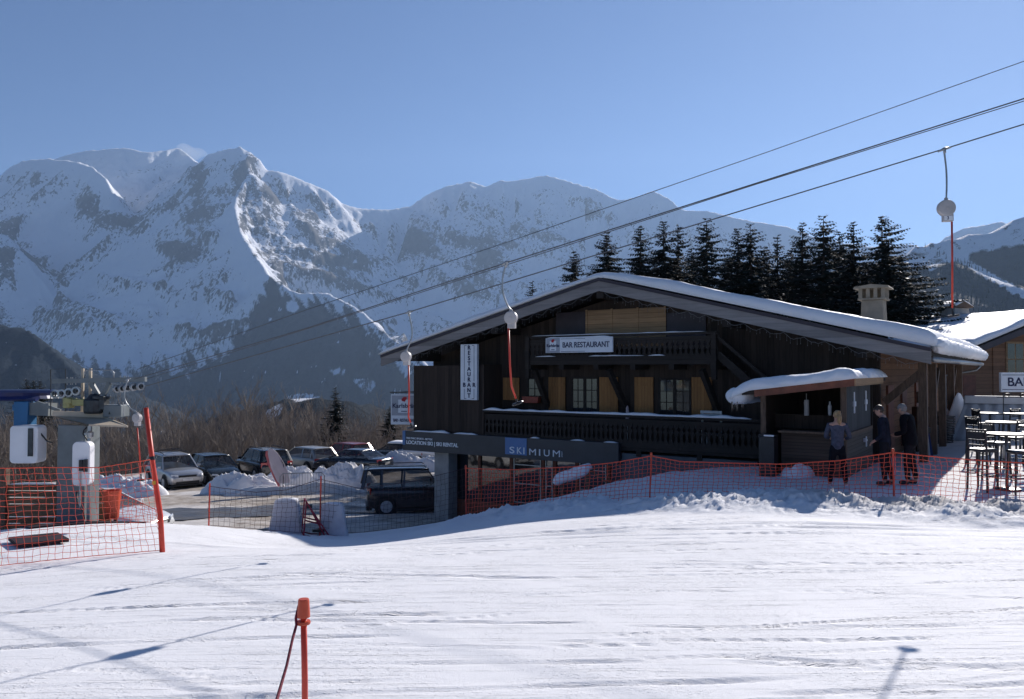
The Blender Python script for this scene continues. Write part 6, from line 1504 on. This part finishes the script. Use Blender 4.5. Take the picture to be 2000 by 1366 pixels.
# red tubular frame between the blocks
p = on_ground(612, 17.3); o = thing('rescue_sledge', 'dark red tubular sledge frame tipped up in the snow between the two pale blocks', 'sledge', p, R(20))
m = MB(); T = lambda *q: m.tube([Vector(a)*1.25 for a in q], .018, 6)
for y in (-.16, .16):
    T((-.12, y, .62), (.0, y, .42), (.26, y, .02), (.42, y, -.02)); T((-.16, y, .05), (.0, y, .0), (.40, y, -.03)); T((-.12, y, .62), (-.16, y, .05)); T((-.05, y, .5), (.2, y, .0)); T((-.14, y, .3), (.12, y, .22))
for q in ((-.12, .62), (.0, .42), (.26, .02), (-.16, .05), (.12, .22)): T((q[0], -.16, q[1]), (q[0], .16, q[1]))
m.build('frame', M['dark_red'], o)
m = MB(); m.bar((-.16, -.12, .66), (-.02, -.12, .66), .10, .08); m.bar((.0,.0,.12), (.25,.0,.10), .2, .06); m.build('fittings', M['black_metal'], o)
m = MB(); m.tube([(-.16, 0, .02), (-.30, -.05, .35), (-.22, -.1, .60)], .012, 5); m.build('handle', M['grey_metal'], o)
# ------------------------------------------------------------------ trees
t = NT('spruce_needles'); v = t.coord('Object'); oi = t.n('ShaderNodeObjectInfo')
c = t.ramp(t.noise(v, 1.7, 5, .7), [(.3, (.009, .014, .013)), (.55, (.020, .028, .022)), (.8, (.048, .050, .034))])
t.set(Base_Color=c, Roughness=.8, Specular_IOR_Level=.2); M['needles'] = t.m
M['bark'] = pm('spruce_bark', (.05, .036, .028), .9, .4, 8, bump=.5)
t = NT('bare_twig_bark'); v = t.coord('Object')
t.set(Base_Color=t.ramp(t.noise(v, .8, 5, .7), [(.3, (.155, .122, .098)), (.55, (.265, .22, .18)), (.8, (.43, .385, .34))]), Roughness=.85, Specular_IOR_Level=.2); M['twig'] = t.m
def spruce_meshes(seed, H=12.0, R0=2.1, dens=1.0, lean=0.0, top=.0, gap=.06):
    r = random.Random(seed); mc, ms, mt = MB(), MB(), MB()
    mt.tube([(0,0,-1), (0,0,H*.5), (0,0,H*.97)], [H*.016, H*.010, .02], 7)
    z = H*.10; 
    def leaf(m, p, d, s, hang):
        l = d.cross(Vector((0,0,1))); l = l.normalized() if l.length > 1e-4 else Vector((1,0,0))
        l = (l + Vector((r.uniform(-.5,.5), r.uniform(-.5,.5), r.uniform(-.4,.4)))).normalized(); e = (d*.8 + Vector((0,0,-hang)) + Vector((r.uniform(-.3,.3),)*3)*.4).normalized()
        b = len(m.v); m.v += [tuple(p), tuple(p + e*s*.5 + l*s*.32), tuple(p + e*s), tuple(p + e*s*.5 - l*s*.32)]; m.f.append([b, b+1, b+2, b+3]); m.m.append(0)
    while z < H*.985:
        f = z/H; rad_ = 2.6*R0*(1-f)**.84*(.55+.45*min(1, (f-.05)/.15)) + .04; n = max(4, int((5+9*(1-f))*dens))
        for k in range(n):
            if r.random() < gap: continue
            an = r.uniform(0, 6.283); L = rad_*r.uniform(.55, 1.12)*(1+lean*math.cos(an)); dr_ = Vector((math.cos(an), math.sin(an), 0))
            droop = .30+.35*(1-f); pts = []
            for q in range(5): u = q/4; pts.append(Vector((0,0,z)) + dr_*L*u + Vector((0,0, L*(-droop*u*.9 + .42*u*u*droop*1.5 + (.25 if f > .85 else .05)*u))))
            mt.tube([pts[0], pts[2], pts[4]], [.035*(1-f)+.012, .02*(1-f)+.01, .006], 3, caps=False)
            ns = max(3, int(L*6.5))
            for q in range(ns):
                u = (q+.6)/ns; i = min(3, int(u*4)); p = pts[i].lerp(pts[i+1], u*4-i); d = (pts[i+1]-pts[i]).normalized(); sz = (.21+.25*(1-u)*min(1, L))*(.5+.5*min(1, 2.2*(1-f)))*r.uniform(.7, 1.2)
                for w_ in range(4):
                    sd2 = (d + Vector((-dr_.y, dr_.x, 0))*r.choice((-1, 1))*r.uniform(.3, 1.1)).normalized(); leaf(mc, p, sd2, sz, r.uniform(.15, .9))
                if r.random() < .20*(1 if u > .3 else .3):
                    leaf(ms, p + Vector((0,0,.05)), d, sz*.75, .02)
        z += H*.0145*(1.0 + .4*(1-f))*r.uniform(.8, 1.2)
    return mc, ms, mt
def make_spruce(seed, label, **kw):
    mc, ms, mt = spruce_meshes(seed, **kw); o = thing('spruce_tree', label, 'tree', (0,0,0), 0, 'dark spruces behind the chalet')
    mt.build('trunk', M['bark'], o, fix=False); mc.add(ms.v, ms.f, 1); mc.build('crown', [M['needles'], M['snow']], o, fix=False); return o
KIND = [dict(H=12, R0=2.05), dict(H=12, R0=1.75, dens=1.1), dict(H=12, R0=2.35, dens=.9, gap=.12), dict(H=12, R0=2.35, dens=1.25, lean=.35), dict(H=12, R0=1.5, dens=.9, gap=.15), dict(H=12, R0=2.0, dens=1.3)]
SPR = [(1040,543,50,4,.62,'tiny spruce whose tip shows over the left roof slope'), (1121,487,50,5,.75,'small spruce just left of the chalet ridge'), (1185,448,50,5,.95,'spruce rising right above the chalet ridge'), (1251,436,51,1,1.0,'slender spruce standing alone right of the ridge, with sky on both sides'),
       (1296,427,52,1,1.05,'spruce with a pointed top, left one of a close pair'), (1324,431,54,4,1.1,'thin ragged spruce, right one of a close pair'), (1380,420,50,2,1.1,'wide ragged spruce in the middle of the row'), (1441,441,52,1,1.0,'spruce left of a twin top, half merged with its neighbour'), (1465,431,51,2,1.05,'spruce forming the taller half of a twin top'),
       (1518,451,54,4,1.05,'sparse thin spruce with see-through crown'), (1567,430,51,0,1.1,'dense spruce left of the tallest forked one'), (1608,415,50,2,1.2,'tall spruce with a forked double top'), (1640,446,55,0,1.1,'spruce tucked behind between the forked one and the next'), (1667,428,51,1,1.15,'spruce directly left of the big chimney'),
       (1722,416,48,3,1.25,'largest spruce, behind the chimney, with long branches to the right'), (1420,500,60,5,.9,'low spruce deep in the row behind the wide ragged one'), (1350,480,60,5,.95,'low spruce between the close pair and the wide one'), (1545,480,60,0,1.0,'low spruce in the gap beside the sparse one'), (1492,478,58,5,.95,'low spruce right of the twin top'), (1700,520,58,0,.9,'low spruce at the foot of the largest one'), (1278,500,60,5,.8,'low spruce filling in behind the slender one')]
PRO = {}
for i, (px, py, Y, k, hs, lb) in enumerate(SPR):
    p = P(px, py, Y); base = -2.6 if Y < 53 else -3.2; h = p.z-base; s = h/12
    if k not in PRO: PRO[k] = o = make_spruce(100+k, lb, **KIND[k])
    else: o = copy_tree(PRO[k]); o['label'] = lb
    wscale = s*(.95 + .16*((i*37) % 10)/10)
    o.location = (p.x, Y, base); o.scale = (wscale, wscale, s); o.rotation_euler = (0, 0, (i*1.9) % 6.28 if k != 3 else -.2)
# forked leader of the tall one
for px, py, Y, k, lb, h in ((656, 752, 61, 4, 'thin spruce standing among the bare brown trees behind the red car', 7.2), (762, 792, 62, 0, 'dark spruce low between the bare trees, left of the hanging sign', 5.2), (52, 738, 75, 0, 'left one of three dark spruces above the blue bullwheel', 9), (66, 741, 76, 1, 'middle one of three dark spruces above the blue bullwheel', 9), (78, 742, 75, 0, 'right one of three dark spruces above the blue bullwheel', 8.5), (690, 860, 64, 5, 'small bushy spruce low behind the red car', 3.6)):
    p = P(px, py, Y); o = copy_tree(PRO[k]); o['label'] = lb; o['group'] = 'spruces among the bare trees'; s = h/12; o.location = (p.x, Y, p.z-h); o.scale = (s, s, s); o.rotation_euler = (0, 0, px*.7)
# bare winter trees
def bare_mesh(seed, H=6.5, stems=4):
    r = random.Random(seed); m = MB(); cnt = [0]
    def grow(p, d, L, rad_, lev):
        n = 3 if lev < 2 else 2; pts = [p]; q = p
        for k in range(n):
            d = (d + Vector((r.uniform(-.22,.22), r.uniform(-.22,.22), r.uniform(-.02,.16)))).normalized(); q = q + d*L/n; pts.append(q)
        m.tube(pts, [max(.004, rad_*(1-.55*k/n)) for k in range(n+1)], 3, caps=False); cnt[0] += 1
        if lev >= 4 or cnt[0] > 420: return
        for k in range(r.choice((3, 3, 4)) if lev < 3 else 3):
            f = r.uniform(.3, 1.0); i = min(n-1, int(f*n)); b = pts[i].lerp(pts[i+1], f*n-i)
            a = r.uniform(0, 6.283); sp_ = r.uniform(.35, .75); nd = (d + Vector((math.cos(a), math.sin(a), .35))*sp_).normalized()
            grow(b, nd, L*r.uniform(.42, .66), rad_*.55, lev+1)
    for s in range(stems):
        cnt[0] = 0 if s == 0 else cnt[0]*0 + s*40
        a = r.uniform(0, 6.283); grow(Vector((.25*math.cos(a)*s, .25*math.sin(a)*s, -.3)), Vector((math.cos(a)*.22, math.sin(a)*.22, 1)).normalized(), H*r.uniform(.42, .6), .055, 0)
    return m
KB = [('bare grey-brown tree with fine upright twigs in the thicket behind the car park', 2), ('bare many-stemmed brown bush-like tree in the thicket behind the car park', 5), ('slender bare tree with a thin crown in the thicket behind the car park', 1)]
bp_ = []
for k in range(9):
    lb, stm = KB[k % 3]; o = thing('bare_tree', lb, 'tree', (0,0,0), 0, ['upright bare trees of the thicket', 'many-stemmed bare trees of the thicket', 'slender bare trees of the thicket'][k % 3]); bare_mesh(500+k, 6.5, stm).build('branches', M['twig'], o, fix=False); bp_.append(o)
rb = random.Random(77); used = [False]*9; nbt = 0
TOPL = lambda px: float(np.interp(px, [-80,0,60,200,300,420,480,560,620,680,740,800,860], [775,770,770,766,760,745,732,740,745,752,765,760,768]))
for row, (Y, n, dy) in enumerate(((57, 58, 40), (62, 54, 25), (68, 50, 12), (76, 46, 2), (86, 40, -4))):
    for k in range(n):
        px = -90 + 960*(k+rb.random())/n; YY = Y + rb.uniform(-2.5, 2.5)
        x = (px-1000)/F*YY; zb = gz(x, YY); top_ = P(px, TOPL(px)+dy+rb.uniform(-6, 30), YY).z; h = max(2.6, min(top_-zb, 11)); i = rb.randrange(9)
        if used[i]: o = copy_tree(bp_[i])
        else: o = bp_[i]; used[i] = True
        s = h/6.5; o.location = (x, YY, zb); o.scale = (s*1.1, s*1.1, s); o.rotation_euler = (0, 0, rb.uniform(0, 6.28)); nbt += 1
# undergrowth nobody could count
m = MB()
for k in range(5200):
    px = rb.uniform(-100, 880); Y = rb.uniform(55.5, 82); x = (px-1000)/F*Y; z = -8.5
    h = rb.uniform(1.2, 3.2); a = Vector((rb.uniform(-.4,.4), rb.uniform(-.4,.4), 1)).normalized(); b = Vector((x, Y, 0)); m.tube([b, b + a*h*.6, b + a*h + Vector((rb.uniform(-.3,.3), 0, 0))], [.022, .014, .005], 3, caps=False)
xs = np.array([q[0] for q in m.v[::9]]); ys = np.array([q[1] for q in m.v[::9]]); zg = G(xs, ys)
m.v = [(q[0], q[1], q[2]+zg[i//9]-.1) for i, q in enumerate(m.v)]
tag(m.build('undergrowth', M['twig'], fix=False), kind='stuff')
# small far conifers along the right-hand hill crest
cm = MB(); r_ = random.Random(9)
for k in range(6): cm.lathe([(1.9*(1-k/6.5), 2.0+k*2.1), (.25, 4.6+k*2.1)], (0,0,0), 7)
cm.tube([(0,0,-2),(0,0,3)], .25, 5)
fc = cm.build('far_conifer', M['needles'], fix=False); tag(fc, 'tiny dark conifer standing out on the right-hand hill crest above the second chalet', 'tree', 'far conifers on the right-hand crest')
spots = [(1868,463,2760),(1874,460,2760),(1880,463,2755),(1886,459,2750),(1892,462,2745),(1897,460,2740),(1903,464,2735),(1909,458,2725),(1914,459,2715),(1921,456,2705),(1943,452,2620),(1832,480,2840),(1838,478,2840),(1851,474,2810),(1809,488,2880),(1820,506,2880),(1832,500,2840),(1842,566,2200),(1985,560,2080),(1900,470,2730),(1912,468,2700)]
for i, (px, py, Y) in enumerate(spots):
    o = fc if i == 0 else fc.copy()
    if i: COL.objects.link(o)
    p = P(px, py+9, Y); j = int(np.argmin(np.abs(PX[0]-px))); r0 = int(np.argmin(np.abs(MY[:, j]-Y))); sc_ = r_.uniform(.9, 1.35)
    o.location = (MX[r0, j], MY[r0, j], MZ[r0, j]-1); o.scale = (sc_, sc_, sc_*1.1)
# woods on the near hills: too many to count
m = MB(); rw = np.random.default_rng(5)
cand = np.argwhere((fo > .58) & (rad < 3300) & (rad > 260) & (np.abs(PX-1000) < 1250) & ((PX > 1650) | (PX < 300)))
pick = cand[rw.choice(len(cand), min(15000, len(cand)), replace=False, p=(lambda q: q/q.sum())(np.where(PX[cand[:,0], cand[:,1]] > 1650, 3.0, 1.0)))]
for a, b in pick:
    x, y, z = MX[a, b] + rw.uniform(-9, 9), MY[a, b] + rw.uniform(-12, 12), MZ[a, b]-1.5; h = rw.uniform(9, 17); w_ = h*rw.uniform(.15, .21); an = rw.uniform(0, 2)
    q = len(m.v)
    for (rr_, zz) in ((1, .12), (.42, .5)):
        for k in range(4): m.v.append((x + w_*rr_*math.cos(an+k*1.571), y + w_*rr_*math.sin(an+k*1.571), z + h*zz))
    m.v.append((x, y, z+h))
    for k in range(4): m.f.append([q+k, q+(k+1) % 4, q+4+(k+1) % 4, q+4+k]); m.f.append([q+4+k, q+4+(k+1) % 4, q+8]); m.m += [0, 0]
tag(m.build('far_woods', M['needles'], fix=False), kind='stuff')
# ------------------------------------------------------------------ air: one closed box of even haze
mb = MB(); mb.b2(-11000, 11000, -60, 13500, -1200, 3600)
hm = bpy.data.materials.new('mountain_air'); hm.use_nodes = True; ht = hm.node_tree; ht.nodes.clear()
ho = ht.nodes.new('ShaderNodeOutputMaterial'); hv = ht.nodes.new('ShaderNodeVolumePrincipled')
hv.inputs['Color'].default_value = (.47, .68, 1.0, 1); hv.inputs['Density'].default_value = 3.7e-5; hv.inputs['Anisotropy'].default_value = .3
ht.links.new(hv.outputs[0], ho.inputs['Volume'])
tag(mb.build('haze', hm), kind='stuff')
# snow blown off the summit ridge
mb = MB(); c = P(372, 296, 10900); A = P(343, 290, 10900); B = P(408, 306, 10900); rnd = random.Random(2)
d = (B-A); pts = [A + d*k/14 + Vector((0, 0, 25*math.sin(k*.7))) for k in range(15)]
mb.tube(pts, [12, 40, 62, 80, 92, 98, 100, 98, 92, 84, 74, 60, 44, 26, 6], 16)
pmv = bpy.data.materials.new('blown_snow'); pmv.use_nodes = True; q = pmv.node_tree; q.nodes.clear()
qo = q.nodes.new('ShaderNodeOutputMaterial'); qv = q.nodes.new('ShaderNodeVolumePrincipled'); qv.inputs['Color'].default_value = (.95, .97, 1, 1)
qv.inputs['Density'].default_value = .0022; qv.inputs['Anisotropy'].default_value = .3; q.links.new(qv.outputs[0], qo.inputs['Volume'])
tag(mb.build('blown_snow', pmv, smooth=True), kind='stuff')
